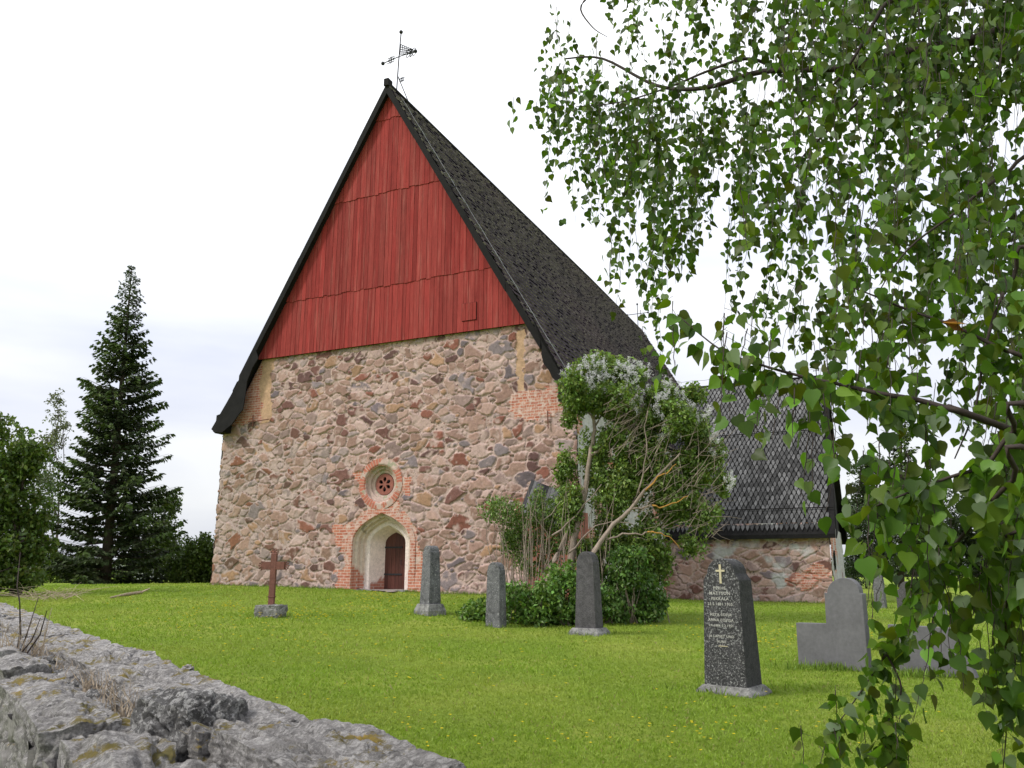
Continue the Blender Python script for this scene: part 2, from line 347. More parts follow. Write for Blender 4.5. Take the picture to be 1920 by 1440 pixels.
# ------------------------------------------------------------------ the church
church = thing('stone_church', 'medieval fieldstone church with red boarded gable and steep tarred shingle roof', 'church', tuple(P0), -TH)
C0 = -.60; HW = 7.97; ZRED = 10.2; SL = 1.74; ZR = 21.4; THK = .32
def rs(z, top=ZR): return (top - z) / SL     # half width of the roof at a height
def inpoly(x, y, poly):
    ins = np.zeros(len(x), bool); n = len(poly)
    for i in range(n):
        x1, y1 = poly[i]; x2, y2 = poly[(i + 1) % n]
        cnd = ((y1 > y) != (y2 > y)); ins ^= cnd & (x < (x2 - x1) * (y - y1) / ((y2 - y1) + 1e-12) + x1)
    return ins
def pxpoly(p, t=0): return [(chl(a, c, t=t)[0], chl(a, c, t=t)[2]) for a, c in p]
brick_polys = [pxpoly(p) for p in ([(425, 800), (452, 715), (474, 678), (492, 668), (489, 792)],
    [(958, 738), (1060, 722), (1060, 768), (1000, 788), (960, 784)],
    [(622, 988), (664, 978), (664, 1028), (632, 1024)], [(628, 1072), (700, 1066), (700, 1112), (630, 1110)],
    [(754, 998), (774, 1002), (800, 1050), (812, 1070), (812, 1120), (752, 1120)], [(640, 1020), (672, 1000), (672, 1080), (648, 1080)],
    [(666, 888), (690, 880), (690, 912), (667, 912)], [(744, 890), (772, 900), (770, 926), (744, 924)], [(696, 935), (745, 935), (760, 985), (680, 985)], [(1000, 940), (1018, 940), (1030, 985), (1012, 985)])]
tan_polys = [pxpoly(p) for p in ([(487, 672), (522, 664), (510, 700), (507, 792), (487, 797)], [(968, 618), (982, 616), (985, 780), (972, 782)])]
def quad_grid(nu, nv):
    I = np.arange(nu * nv).reshape(nv, nu); return np.stack([I[:-1, :-1].ravel(), I[:-1, 1:].ravel(), I[1:, 1:].ravel(), I[1:, :-1].ravel()], 1)
# door and window positions on the west wall
DS = chl(714, 1040, t=0)[0]; DZ = .84; SPR = 2.50
WS, _, WZ = chl(714.5, 907, t=0)
def arch(hw, rise, k=14, spr=SPR, z0=None):
    z0 = DZ if z0 is None else z0
    L_ = [(-hw, z0), (-hw, (z0 + spr) / 2), (-hw, spr)]
    for i in range(1, k): 
        q = i / k; L_.append((-((1 - q) ** 2 * hw + 2 * q * (1 - q) * hw), spr + 2 * q * (1 - q) * .60 * rise + q * q * rise))
    L_.append((0, spr + rise)); return L_ + [(-a, c) for a, c in L_[:-1][::-1]]
NU, NV = 560, 330
tt = np.linspace(0, 1, NV); zz = .35 + (ZRED + .25 - .35) * tt
G_u, G_v = np.meshgrid(np.linspace(-1, 1, NU), zz); gu = G_u.ravel(); gv = G_v.ravel()
hwz = np.minimum(HW, rs(gv, ZR - THK - .15)); su = C0 + gu * hwz
h, C, st, sm, chip, cc = rubble(su, gv, 3, .45, .315, .05)
left = np.clip((-(su) - 1.5) / 6, 0, 1) * np.clip((8.5 - gv) / 3, 0, 1)
right = np.clip((su - 1) / 5, 0, 1) * np.clip((7.5 - gv) / 1.5, 0, 1); smv = np.clip(.14 + .30 * left - .22 * right + .5 * (sm - .5) + .15 * fbm(P3(su, gv), .5, 3, 8), 0, .75)
mort = MORT[None] * (1 + .08 * fbm(P3(su, gv), 1.2, 3, 4))[:, None] * np.where(left[:, None] > 0, 1 - left[:, None] * np.array([.12, .06, .06]), 1)
C = C * (1 - left[:, None] * .12) + left[:, None] * np.array([.02, .02, .0])
patch = np.clip(fbm(P3(su, gv, 2.), 3.2, 4, 12) * 2.2 - .55 + smv * 1.2, 0, .85)     # mortar smeared over the stones
cover = np.maximum(1 - st, patch)
C = np.where(chip[:, None], cc, C * (1 - cover[:, None]) + mort * cover[:, None])
h = h * (1 - .45 * patch)
wx = su + .10 * fbm(P3(su, gv, 5.), 4, 3, 21); wy = gv + .06 * fbm(P3(su, gv, 7.), 4, 3, 22)
# ragged brick zones step in whole bricks
bx_ = np.round(wx / .15) * .15; by_ = np.round(wy / .105) * .105
brick = np.zeros(len(su)); 
for p in brick_polys: brick[inpoly(bx_, by_, p)] = 1
rw = np.hypot(su - WS, gv - WZ); brick[(rw < .98 + .06 * fbm(P3(su, gv), 5, 2))] = 1
da = np.abs(su - DS); ringd = np.where(gv > SPR, np.hypot(da / 1.0, (gv - SPR) * 1.12), da); brick[(ringd < 1.55 + .1 * fbm(P3(su, gv), 3, 2)) & (gv < SPR + 1.5)] = 1
tanm = np.zeros(len(su), bool)
for p in tan_polys: tanm |= inpoly(wx, wy, p)
C[tanm] = np.array([.46, .30, .19]) * (1 + .12 * fbm(P3(su, gv), 6, 3))[tanm, None]
h = np.where((brick > 0) | tanm, .02 + .006 * fbm(P3(su, gv), 8, 3), h)
wash = np.where((ringd < 1.75) & (gv > 1.6), 1, 0) * 1.0; wash[rw < 1.05] = 1; wash[(gv < 1.75)] = .35; wash[gv > 6.4] = 1.; wash[(gv > 6.4) & (su < -5)] = .5; wash[gv < 1.5] = .15
base_flare = .06 * np.clip((1.5 - gv) / 1.0, 0, 1)
edge = np.clip((np.abs(gu) - .985) / .015, 0, 1)
V = np.c_[su + np.sign(gu) * edge * (h - .02) * 1.2, -h - base_flare + .05 * edge, gv]
F = quad_grid(NU, NV); fc = V[F].mean(1)
fa = np.abs(fc[:, 0] - DS); za = fc[:, 2]; rise0 = .87 * 1.30
hole = (fa < 1.30) & (za < SPR) | ((fa < 1.30) & (za >= SPR) & (za < SPR + rise0 * np.sqrt(np.clip(1 - (fa / 1.30) ** 1.6, 0, 1)) * .97))
hole |= np.hypot(fc[:, 0] - WS, fc[:, 2] - WZ) < .69
mesh('west_wall', V, F[~hole], M['masonry'], church, True, col=C, extra=dict(brick=brick, wash=wash))
# plain body behind it: side walls, east wall
def side_wall(name, s, t0, t1, z1, sgn, seed, plaster=.0, res=.06, parent=church, nbrick=0., z0=-.1):
    nu = int((t1 - t0) / res); nv = int((z1 - z0) / res); gu_, gv_ = np.meshgrid(np.linspace(t0, t1, nu), np.linspace(z0, z1, nv)); u_ = gu_.ravel(); v_ = gv_.ravel()
    h, C, st, sm, chip, cc = rubble(u_, v_, seed, .5, .34); pl = np.clip((fbm(P3(u_, v_), .9, 5, seed) + plaster) * 3, 0, 1)
    sv2 = np.clip(fbm(P3(u_, v_, 2.), 3.0, 4, seed + 1) * 2 - .2 + .5 * sm, 0, .8); cv = np.maximum(1 - st, sv2)[:, None]; C = C * 1.08 * (1 - cv) + MORT * .95 * cv; C = np.where(chip[:, None], cc, C)
    C = C * (1 - pl[:, None]) + np.array([.44, .43, .42]) * pl[:, None] * (1 + .1 * fbm(P3(u_, v_), 3, 3))[:, None]; h = h * (1 - .6 * pl) + .02 * pl
    bk = (fbm(P3(np.round(u_ / .15) * .15, np.round(v_ / .105) * .105), .8, 3, seed + 3) + nbrick > .55) * 1.0
    V = np.c_[np.full(len(u_), s) + sgn * h, u_, v_] if sgn else np.c_[u_, s - h, v_]
    F = quad_grid(nu, nv); F = F[:, ::-1] if sgn < 0 else F
    return mesh(name, V, F, M['masonry'], parent, True, col=C, extra=dict(brick=bk, wash=bk * .6))
NL = 38.0; ZE = 7.3
side_wall('side_wall', C0 + HW, .03, NL - .5, ZE + .25, 1, 11, .75)
side_wall('side_wall', C0 - HW, .03, NL - .5, ZE + .25, -1, 12, .2, .12)
MB().prism([(C0 - HW, -.2), (C0 + HW, -.2), (C0 + HW, ZE), (C0, ZR - THK - .2), (C0 - HW, ZE)], NL - .55, NL - .5, (.5, .45, .4)).build('east_wall', M['clay_plaster'], church)
# core just behind the masonry skin, with the passage left free
mb = MB(); mb.box((C0 - HW + .08, .12, -.2), (DS - 1.34, .3, 7.0)); mb.box((DS + 1.34, .12, -.2), (C0 + HW - .08, .3, 7.0))
mb.build('wall_core', M['clay_plaster'], church)

# boarded gable: four tiers, each lapping over the one below
mb = MB(); tiers = [(ZRED, 12.62, .16), (12.55, 16.66, .185), (16.60, 20.0, .21), (19.94, 20.95, .235)]
for z0, z1, pr in tiers:
    s = C0 - rs(z0, ZR - THK)
    while s < C0 + rs(z0, ZR - THK):
        wd = random.choice([.15, .18, .2, .22, .24, .27]); e = s + wd; g = .007
        zt0 = min(z1, ZR - THK + .05 - SL * abs(s + g - C0)); zt1 = min(z1, ZR - THK + .05 - SL * abs(e - g - C0)); zb = z0 + random.uniform(-.035, .035) * (z0 > ZRED)
        if max(zt0, zt1) > zb + .02:
            zt0 = max(zt0, zb + .01); zt1 = max(zt1, zb + .01); v = random.uniform(.80, 1.18); wr = random.uniform(0, .12)
            c = (.245 * v + wr * .10, .031 * v + wr * .09, .027 * v + wr * .07); p = pr + random.uniform(0, .012)
            mb.prism([(s + g, zb), (e - g, zb), (e - g, zt1), (s + g, zt0)], -p, -p + .03, c)
        s = e
gb = mb.build('gable_boards', M['boards'], church)
MB().prism([(C0 - rs(ZRED) + .3, ZRED + .02), (C0 + rs(ZRED) - .3, ZRED + .02), (C0, ZR - THK - .1)], -.06, -.02).build('gable_backing', M['tar'], church)
mb = MB(); hs, _, hz0 = chl(866, 602, t=-.2); hs1, _, hz1 = chl(893, 566, t=-.2); k = 4
for i in range(k): 
    a_ = hs + (hs1 - hs) * i / k; mb.prism([(a_ + .006, hz0), (a_ + (hs1 - hs) / k - .006, hz0), (a_ + (hs1 - hs) / k - .006, hz1), (a_ + .006, hz1)], -.203, -.175, (.25, .036, .03))
mb.box((hs - .012, -.19, hz0 - .012), (hs1 + .012, -.178, hz1 + .012), (.03, .01, .01))
mb.build('hatch', M['boards'], church)
for a_, c_ in ((775, 240), (845, 352), (912, 472)):
    mb = MB(); s, _, z = chl(a_, c_, t=-.3); mb.tube([(s + .2, -.25, z + .05), (s, -.32, z), (s - .12, -.34, z - .12)], .035, 5); mb.tube([(s, -.3, z), (s - .1, -.36, z + .1)], .02, 5)
    mb.build('iron_hook', M['iron'], church)

# roof of the nave
VO = -.45
mb = MB()
for sg in (-1, 1):
    P = [(C0, ZR), (C0 + sg * 8.14, ZR - SL * 8.14), (C0 + sg * (8.14 - .14), ZR - SL * 8.14 - .10), (C0, ZR - THK)]
    mb.prism(P[::-1] if sg > 0 else P, VO + .02, NL)
mb.build('roof_deck', M['tar'], church)
def shingles(mbn, org, ex, ed, en, nw, nh, wpit, expo, over, cfun, lift=.035, th=.02, clip=None, jit=.012, light=True, pt=.95):
    """rows of pointed shingles: org upper corner, ex along the ridge, ed down the slope, en outward"""
    org, ex, ed, en = (np.asarray(q, float) for q in (org, ex, ed, en))
    rr, ccx = np.meshgrid(np.arange(nh), np.arange(nw), indexing='ij'); rr = rr.ravel(); ccx = ccx.ravel(); N = len(rr)
    r = np.random.default_rng(5); cx = (ccx + .5 * (rr % 2)) * wpit + r.normal(0, .01, N); y1 = (rr + 1) * expo + over + r.normal(0, jit, N); y0 = np.maximum(y1 - expo * 2 - over, .01)
    hw = wpit * (.47 if light else .497) * r.uniform(.95, 1.0, N); lf = lift * r.uniform(.9, 1.1, N)
    if clip is not None: k_ = clip(cx, y1); rr, cx, y0, y1, hw, lf = (q[k_] for q in (rr, cx, y0, y1, hw, lf)); N = len(cx)
    sh = expo * pt; Q = [(-hw, y0, .004), (hw, y0, .004), (hw, y1 - sh, lf * .7), (0 * hw, y1, lf), (-hw, y1 - sh, lf * .7)]
    P = np.stack([org + (cx + a)[:, None] * ex + b_[:, None] * ed + (np.broadcast_to(c_, N))[:, None] * en for a, b_, c_ in Q], 1)
    S = P[:, 2:5] - en * th; ins = .76 if light else .98
    ctr = P[:, 2:5].mean(1, keepdims=True) * .5 + P[:, :2].mean(1, keepdims=True) * .0 + P[:, 3:4] * 0
    mid = org + cx[:, None] * ex + (y1 - sh)[:, None] * ed + (lf * .62)[:, None] * en
    inn = mid[:, None] + (P - mid[:, None]) * ins + en * .0015
    V = np.concatenate([P, S, inn], 1).reshape(-1, 3); K = 13; b0 = (np.arange(N) * K)[:, None]
    ring = np.concatenate([b0 + np.array([[i, (i + 1) % 5, 8 + (i + 1) % 5, 8 + i]]) for i in range(5)], 0)
    sk = np.concatenate([b0 + np.array([q]) for q in ((2, 5, 6, 3), (3, 6, 7, 4))], 0)
    F = [tuple(q) for q in (b0 + np.arange(8, 13)[None])] + [tuple(q) for q in ring] + [tuple(q) for q in sk]
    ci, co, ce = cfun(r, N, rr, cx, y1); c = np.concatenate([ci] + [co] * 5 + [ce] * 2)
    return mesh(mbn, V, F, M['shingle'], church, False, col=c, dom='FACE')
ln = math.hypot(1, SL); ed = (1 / ln, 0, -SL / ln); en = (SL / ln, 0, 1 / ln)
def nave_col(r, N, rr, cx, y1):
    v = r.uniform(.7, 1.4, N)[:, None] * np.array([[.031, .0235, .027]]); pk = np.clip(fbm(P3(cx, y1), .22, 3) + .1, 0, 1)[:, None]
    v = v + pk * np.array([[.012, .006, .006]]); e = (r.uniform(.10, .38, N) * (r.random(N) > .18))[:, None] * np.array([[1, .85, .90]]) + .012  # butt ends weathered pale, brightened further to paint in the light they catch
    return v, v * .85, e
SLEN = 8.14 * ln
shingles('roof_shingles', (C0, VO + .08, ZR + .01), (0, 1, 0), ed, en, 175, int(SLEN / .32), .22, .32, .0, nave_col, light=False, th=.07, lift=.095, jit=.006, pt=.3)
def nave_col2(r, N, rr, cx, y1): v = r.uniform(.6, 1.4, N)[:, None] * np.array([[.035, .033, .033]]); return v, v, v
shingles('roof_shingles', (C0, VO + .2, ZR + .01), (0, 1, 0), (-1 / ln, 0, -SL / ln), (-SL / ln, 0, 1 / ln), 96, int(SLEN / .4) - 1, .4, .4, .0, nave_col2, light=False, th=.005, lift=.006)
mb = MB()
for sg in (-1, 1):       # bargeboards in lengths, and the wide curved boards that close the eaves
    L_ = 8.14 - 1.3; k = 5
    for i in range(k):
        a0, a1 = L_ * i / k, L_ * (i + 1) / k + .03; j = random.uniform(-.01, .012); d_ = .40 + random.uniform(-.02, .03)
        pts = [(C0 + sg * a0, ZR - SL * a0 + .06), (C0 + sg * a1, ZR - SL * a1 + .06), (C0 + sg * a1, ZR - SL * a1 - d_), (C0 + sg * a0, ZR - SL * a0 - d_)]
        mb.prism(pts if sg > 0 else pts[::-1], VO - .03 - j, VO + .01 - j)
bl = pxpoly([(481, 656), (462, 692), (431, 748), (398, 805), (404, 811), (418, 811), (436, 796), (449, 778), (457, 768), (461, 745), (465, 715), (475, 690), (486, 672)], VO)
brt = [(2 * C0 - a_, c_) for a_, c_ in bl]
br2 = pxpoly([(1000, 596), (1014, 634), (1017, 650), (1016, 664), (1020, 682), (1031, 696), (1036, 708), (1042, 714)], VO) + [(C0 + 7.75, 7.25), (C0 + 8.12, 7.2), (C0 + 8.14, 7.24)] + [(C0 + 6.7, ZR - SL * 6.7 + .05)]
mb.prism(bl, VO - .06, VO - .02); mb.prism(br2, VO - .06, VO - .02)
mb.build('bargeboard', M['tar'], church)
mb = MB(); 
for sg in (-1, 1): mb.prism([(C0 + sg * 8.0, 7.15), (C0 + sg * 7.98, 7.9), (C0 + sg * 7.5, 8.0), (C0 + sg * 7.5, 7.15)][::sg], VO, NL)
mb.build('eaves', M['tar'], church)
mb = MB(); mb.tube([(C0, VO - .05, ZR + .05), (C0, 12, ZR + .03), (C0, 25, ZR + .06), (C0, NL, ZR - .12)], .10, 8); mb.box((C0 - .1, VO - .12, ZR - .1), (C0 + .12, VO + .2, ZR + .22))
mb.build('ridge_cap', M['tar'], church)
# conductor wire beside the verge with its clips
mb = MB(); o = .75; pts = [np.array([C0, VO + .55, ZR]) + np.array(ed) * q + np.array(en) * .12 for q in np.linspace(.5, SLEN - .3, 24)]
mb.tube(pts, .012, 4)
for q in np.linspace(1.2, SLEN - 1, 11):
    p = np.array([C0, VO, ZR]) + np.array(ed) * q + np.array(en) * .13
    mb.tube([p + [0, .02, 0], p + [0, .95, 0]], .014, 4); mb.tube([p + [0, .55, 0] - np.array(ed) * .3, p + [0, .55, 0] + np.array(ed) * .3], .012, 4)
mb.build('lightning_wire', M['wire'], church)

# portal
mb = MB(); prof = [(1.50, -.045), (1.28, -.05), (1.25, .02), (1.24, .12), (1.14, .13), (1.12, .20), (1.11, .28), (1.02, .29), (1.0, .36), (.97, .44), (.93, .42), (.79, .43), (.77, .46), (.47, 1.0)]
pc = []; rings = []
for hw, t in prof:
    spr = SPR if hw > .5 else SPR + .02
    rings.append([(DS + a_, t, c_) for a_, c_ in arch(hw, .87 * hw if hw > .6 else .9 * hw, spr=spr, z0=.55 if hw > 1.3 else DZ - .04)])
nr = len(rings[0]); V = np.array([p for r_ in rings for p in r_]); cols = np.zeros((len(V), 3)); bk = np.zeros(len(V)); wsh = np.zeros(len(V))
F = [(i * nr + j, (i + 1) * nr + j, (i + 1) * nr + j + 1, i * nr + j + 1) for i in range(len(rings) - 1) for j in range(nr - 1)]
# finer copy so the colours can follow height
def subdiv(V, F, k=3):
    for _ in range(k):
        Vn = list(map(tuple, V)); idx = {}; Fn = []
        def mid(*q):
            kk = tuple(sorted(q))
            if kk not in idx: idx[kk] = len(Vn); Vn.append(tuple(np.mean([V[i] for i in q], 0)))
            return idx[kk]
        for a_, b_, c_, d_ in F:
            e1, e2, e3, e4, ce = mid(a_, b_), mid(b_, c_), mid(c_, d_), mid(d_, a_), mid(a_, b_, c_, d_)
            Fn += [(a_, e1, ce, e4), (e1, b_, e2, ce), (ce, e2, c_, e3), (e4, ce, e3, d_)]
        V = np.array(Vn); F = Fn
    return V, F
V, F = subdiv(V, F, 3); fa = np.abs(V[:, 0] - DS); nz1 = fbm(V, 3, 4, 5); nz2 = fbm(V, 9, 4, 6)
cols = np.zeros((len(V), 3)); white = (V[:, 1] > .40); outer = V[:, 1] < .0
low = V[:, 2] + .25 * nz1 < 1.55
cols[:] = np.array([.60, .49, .41]); cols *= (1 + .12 * nz2)[:, None]
cols[white] = np.array([.76, .645, .59]) * (1 + .05 * nz2[white, None])
lowp = white & (V[:, 1] > .47) & (V[:, 2] + .18 * nz1 < 1.22); cols[lowp] = (.30, .14, .11)
bk = np.where(outer, 1., np.where(low & ~white, 1., 0.)); bk[lowp] = .6; wsh = np.where(low, .1, .8)
dirt = (nz1 + .5 * nz2 > .55) & (V[:, 2] > SPR) & ~white; cols[dirt] *= .55
mesh('portal', V, F, M['masonry'], church, True, col=cols, extra=dict(brick=bk, wash=wsh))
mb = MB(); dp = arch(.50, .92 * .47, spr=SPR + .02, z0=DZ)
for i in range(6):    # door leaf of upright boards
    a_ = -.5 + i / 6; b_ = a_ + 1 / 6 - .008
    q = [(DS + a_, DZ), (DS + b_, DZ)] + [(DS + x, np.interp(x, [p[0] for p in dp[2:-2]], [p[1] for p in dp[2:-2]])) for x in np.linspace(b_, a_, 5)]
    v = random.uniform(.8, 1.2); mb.prism(q, 1.0, 1.05, (.085 * v, .026 * v, .018 * v))
dr = mb.build('door', M['door'], church)
for z in (1.35, 2.35): MB().box((DS - .48, .975, z), (DS + .30, .998, z + .06)).build('hinge', M['iron'], dr)
mb = MB(); mb.tube([(DS + .3, .98, 1.75), (DS + .3, .92, 1.75), (DS + .3, .92, 1.9), (DS + .3, .98, 1.9)], .012, 5); mb.build('handle', M['iron'], dr)
MB().box((DS - 1.25, -.25, .62), (DS + 1.25, 1.1, DZ - .01)).build('threshold', M['tomb_base'], church)
# round window
prof = [(.96, -.04), (.73, -.055), (.69, .0), (.67, .12), (.56, .13), (.54, .22), (.43, .24), (.41, .30), (.385, .33)]; k = 64
V = np.array([(WS + r_ * math.cos(2 * math.pi * j / k), t, WZ + r_ * math.sin(2 * math.pi * j / k)) for r_, t in prof for j in range(k)])
F = [(i * k + j, i * k + (j + 1) % k, (i + 1) * k + (j + 1) % k, (i + 1) * k + j) for i in range(len(prof) - 1) for j in range(k)]
V, F = subdiv(V, F, 2); nz1 = fbm(V, 5, 4, 5); rr_ = np.hypot(V[:, 0] - WS, V[:, 2] - WZ)
cols = np.array([.50, .375, .32]) * (1 + .16 * nz1)[:, None]; cols[(nz1 > .35)] = (.36, .33, .24); 
angb = (np.arctan2(V[:, 2] - WZ, V[:, 0] - WS) / (2 * math.pi) * 44) % 1
rb = (rr_ > .70) & (angb > .16) & (fbm(V, 2.2, 3, 9) < .18); cols[rb] = np.array([.44, .15, .10])
mesh('window_surround', V, F, M['masonry'], church, True, col=cols, extra=dict(brick=np.zeros(len(V)), wash=np.zeros(len(V))))
def petal(x, z):
    r_ = np.hypot(x, z); a_ = np.arctan2(z, x) - R(90) ; a_ = (a_ + R(30)) % R(60) - R(30); px_, pz_ = r_ * np.cos(a_), r_ * np.sin(a_)
    return ((px_ - .195) / .085) ** 2 + (pz_ / .066) ** 2 < 1 - .0 * px_, (px_ > .06) & (px_ < .2) & (np.abs(pz_) < (px_ - .06) * .45)
V = []; nr, na = 26, 120
for i in range(nr + 1): 
    for j in range(na): r_ = .40 * i / nr; a_ = 2 * math.pi * j / na; V.append((WS + r_ * math.cos(a_), .30, WZ + r_ * math.sin(a_)))
V = np.array(V); F = np.array([(i * na + j, i * na + (j + 1) % na, (i + 1) * na + (j + 1) % na, (i + 1) * na + j) for i in range(nr) for j in range(na)])
fc = V[F].mean(1); a1, a2 = petal(fc[:, 0] - WS, fc[:, 2] - WZ); F = F[~(a1 | a2)]
rw_ = mesh('rose_window', V, F, M['redstone'], church)
sm_ = rw_.modifiers.new('thickness', 'SOLIDIFY'); sm_.thickness = .06
mb = MB(); mb.prism([(WS + .42 * math.cos(a_), WZ + .42 * math.sin(a_)) for a_ in np.linspace(0, 2 * math.pi, 33)[:-1]], .39, .41); mb.build('pane', M['black'], rw_)
# iron anchors on the wall
for a_, c_, a2, c2 in ((1027, 770, 1028, 803), (475, 778, 474, 800), (466, 792, 505, 786)):
    s, _, z = chl(a_, c_, t=-.1); s2, _, z2 = chl(a2, c2, t=-.1); MB().tube([(s, -.11, z), (s2, -.11, z2)], .022, 5).build('wall_anchor', M['rust'], church)
# shingled capping of the corner buttress
ba = chl(980, 906, t=-.9); bb = chl(1062, 945, t=-.2)
mb = MB(); zt = ba[2]; sx = ba[0]
mb.box((sx + .15, -.85, .2), (C0 + HW + .4, -.12, zt - 1.0), (.4, .3, .25)); bt = mb.build('buttress', M['redstone'], church)
mb = MB(); 
mb.add([(sx, -.15, zt + .15), (sx + .02, -1.1, zt - .95), (sx + 1.75, -1.1, zt - 1.65), (sx + 1.75, -.15, zt - .55), (sx, -.15, zt + .05), (sx + .02, -1.1, zt - 1.05), (sx + 1.75, -1.1, zt - 1.75), (sx + 1.75, -.15, zt - .65)],
       [(0, 1, 2, 3), (7, 6, 5, 4), (0, 4, 5, 1), (1, 5, 6, 2), (2, 6, 7, 3)], (.05, .048, .048))
for i in range(16):
    q = i / 16; a_ = np.array([sx + 1.75 * q, -.12, zt + .17 - .7 * q]); e_ = np.array([sx + .02 + 1.73 * q, -1.16, zt - .98 - .7 * q]); dx_ = np.array([.10, 0, -.04])
    v = random.choice([.03, .05, .09, .13]); n_u = np.array([0, -.02, .03]); mb.add([a_, e_, e_ + dx_, a_ + dx_, a_ + n_u, e_ + n_u, e_ + dx_ + n_u, a_ + dx_ + n_u], [(4, 5, 6, 7), (1, 2, 6, 5), (0, 1, 5, 4), (2, 3, 7, 6)], (v, v, v))
mb.build('buttress_roof', M['shingle'], church)

# sacristy
T1, T2, S2 = 11.48, 21.8, 14.45; TRD = (T1 - .3 + T2) / 2; ZSE = 3.02; ZSR = 10.95; S1 = C0 + HW - 3.5
side_wall('sacristy_wall', T1, C0 + HW, S2, ZSE + .5, 0, 31, -.42, .03, nbrick=.12)
side_wall('sacristy_end_wall', S2, T1 + .02, T2 - .3, ZSE + .4, 1, 33, .9, .08)
MB().prism([(T1 + .05, ZSE), (T2 - .3, ZSE), (TRD, ZSR - .3)], -S2 + .0, -S2 + .06).build('sacristy_gable', M['tar'], church, rz=R(90))
mb = MB(); SO = S2 + .28
sl2 = (ZSR - ZSE) / (TRD - T1 + .3)
for t_ in (T1 - .3, T2): 
    mb.add([(S1, t_, ZSE), (SO, t_, ZSE), (SO, TRD, ZSR), (S1, TRD, ZSR), (S1, t_, ZSE - .18), (SO, t_, ZSE - .18), (SO, TRD, ZSR - .3), (S1, TRD, ZSR - .3)],
           [(0, 1, 2, 3), (7, 6, 5, 4), (0, 4, 5, 1), (1, 5, 6, 2), (2, 6, 7, 3), (3, 7, 4, 0)])
    # closing board at the gable foot
    dz_ = 1 if t_ < TRD else -1
    mb.add([(SO + .01, t_ - .02 * dz_, ZSE - .2), (SO + .01, t_ + dz_ * 1.1, ZSE + .1), (SO + .01, t_ + dz_ * 1.7, ZSE + 1.4), (SO + .01, t_ + dz_ * 1.4, ZSE + 1.4 * sl2), (SO + .05, t_ - .02 * dz_, ZSE - .2), (SO + .05, t_ + dz_ * 1.1, ZSE + .1), (SO + .05, t_ + dz_ * 1.7, ZSE + 1.4), (SO + .05, t_ + dz_ * 1.4, ZSE + 1.4 * sl2)],
           [(0, 1, 2, 3), (7, 6, 5, 4), (0, 4, 5, 1), (1, 5, 6, 2), (2, 6, 7, 3), (3, 7, 4, 0)])
mb.build('sacristy_roof_deck', M['tar'], church)
dl = math.hypot(TRD - T1 + .3, ZSR - ZSE); e2 = (0, -(TRD - T1 + .3) / dl, -(ZSR - ZSE) / dl); n2 = (0, -(ZSR - ZSE) / dl, (TRD - T1 + .3) / dl)
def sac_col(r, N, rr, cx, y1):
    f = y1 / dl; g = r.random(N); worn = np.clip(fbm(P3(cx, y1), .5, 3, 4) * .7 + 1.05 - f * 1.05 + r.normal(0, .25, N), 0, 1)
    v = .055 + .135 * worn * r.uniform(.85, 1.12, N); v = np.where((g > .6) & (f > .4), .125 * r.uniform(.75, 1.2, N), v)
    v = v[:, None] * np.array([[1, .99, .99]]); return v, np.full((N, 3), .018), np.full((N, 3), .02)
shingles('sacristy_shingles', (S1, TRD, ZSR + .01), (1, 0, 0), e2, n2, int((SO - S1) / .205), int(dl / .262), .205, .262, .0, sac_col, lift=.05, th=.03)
mb = MB(); mb.tube([(S1, TRD, ZSR + .04), (SO, TRD, ZSR + .04)], .07, 6)
for f_ in (.385, .865):   # snow rails across the slope
    p = np.array([0, TRD, ZSR]) + np.array(e2) * dl * f_ + np.array(n2) * .13; mb.tube([(S1, p[1], p[2]), (SO, p[1], p[2])], .022, 5)
    for s in np.arange(S1 + .5, SO, .62): mb.tube([(s, p[1], p[2]), (s, p[1] + .12, p[2] + .02)], .012, 4)
mb.build('sacristy_ridge', M['tar'], church)
mb = MB(); mb.tube([(S1 + q, TRD, ZSR + .42 + .02 * math.sin(q * 5)) for q in np.linspace(1.5, SO - S1, 30)], .010, 4)
for s in np.linspace(S1 + 2, SO - .3, 9): mb.tube([(s, TRD, ZSR), (s, TRD, ZSR + .45)], .012, 4)
mb.build('ridge_wire', M['wire'], church)
mb = MB(); s = SO - .5; mb.tube([(s, TRD, ZSR), (s, TRD, ZSR + 1.3)], .022, 5)
for z in (.35, .6, .85): mb.tube([(s - .12, TRD, ZSR + z), (s + .12, TRD, ZSR + z)], .015, 4); mb.ball((s - .12, TRD, ZSR + z), .03, 4); mb.ball((s + .12, TRD, ZSR + z), .03, 4)
mb.build('finial', M['iron'], church)
# oval opening in the whitewashed end wall
mb = MB(); mb.prism([(T1 + 1.3 + .35 * math.cos(a_), 1.95 + .42 * math.sin(a_)) for a_ in np.linspace(0, 2 * math.pi, 25)[:-1]], -S2 - .10, -S2 - .06); mb.build('oval_opening', M['black'], church, rz=R(90))

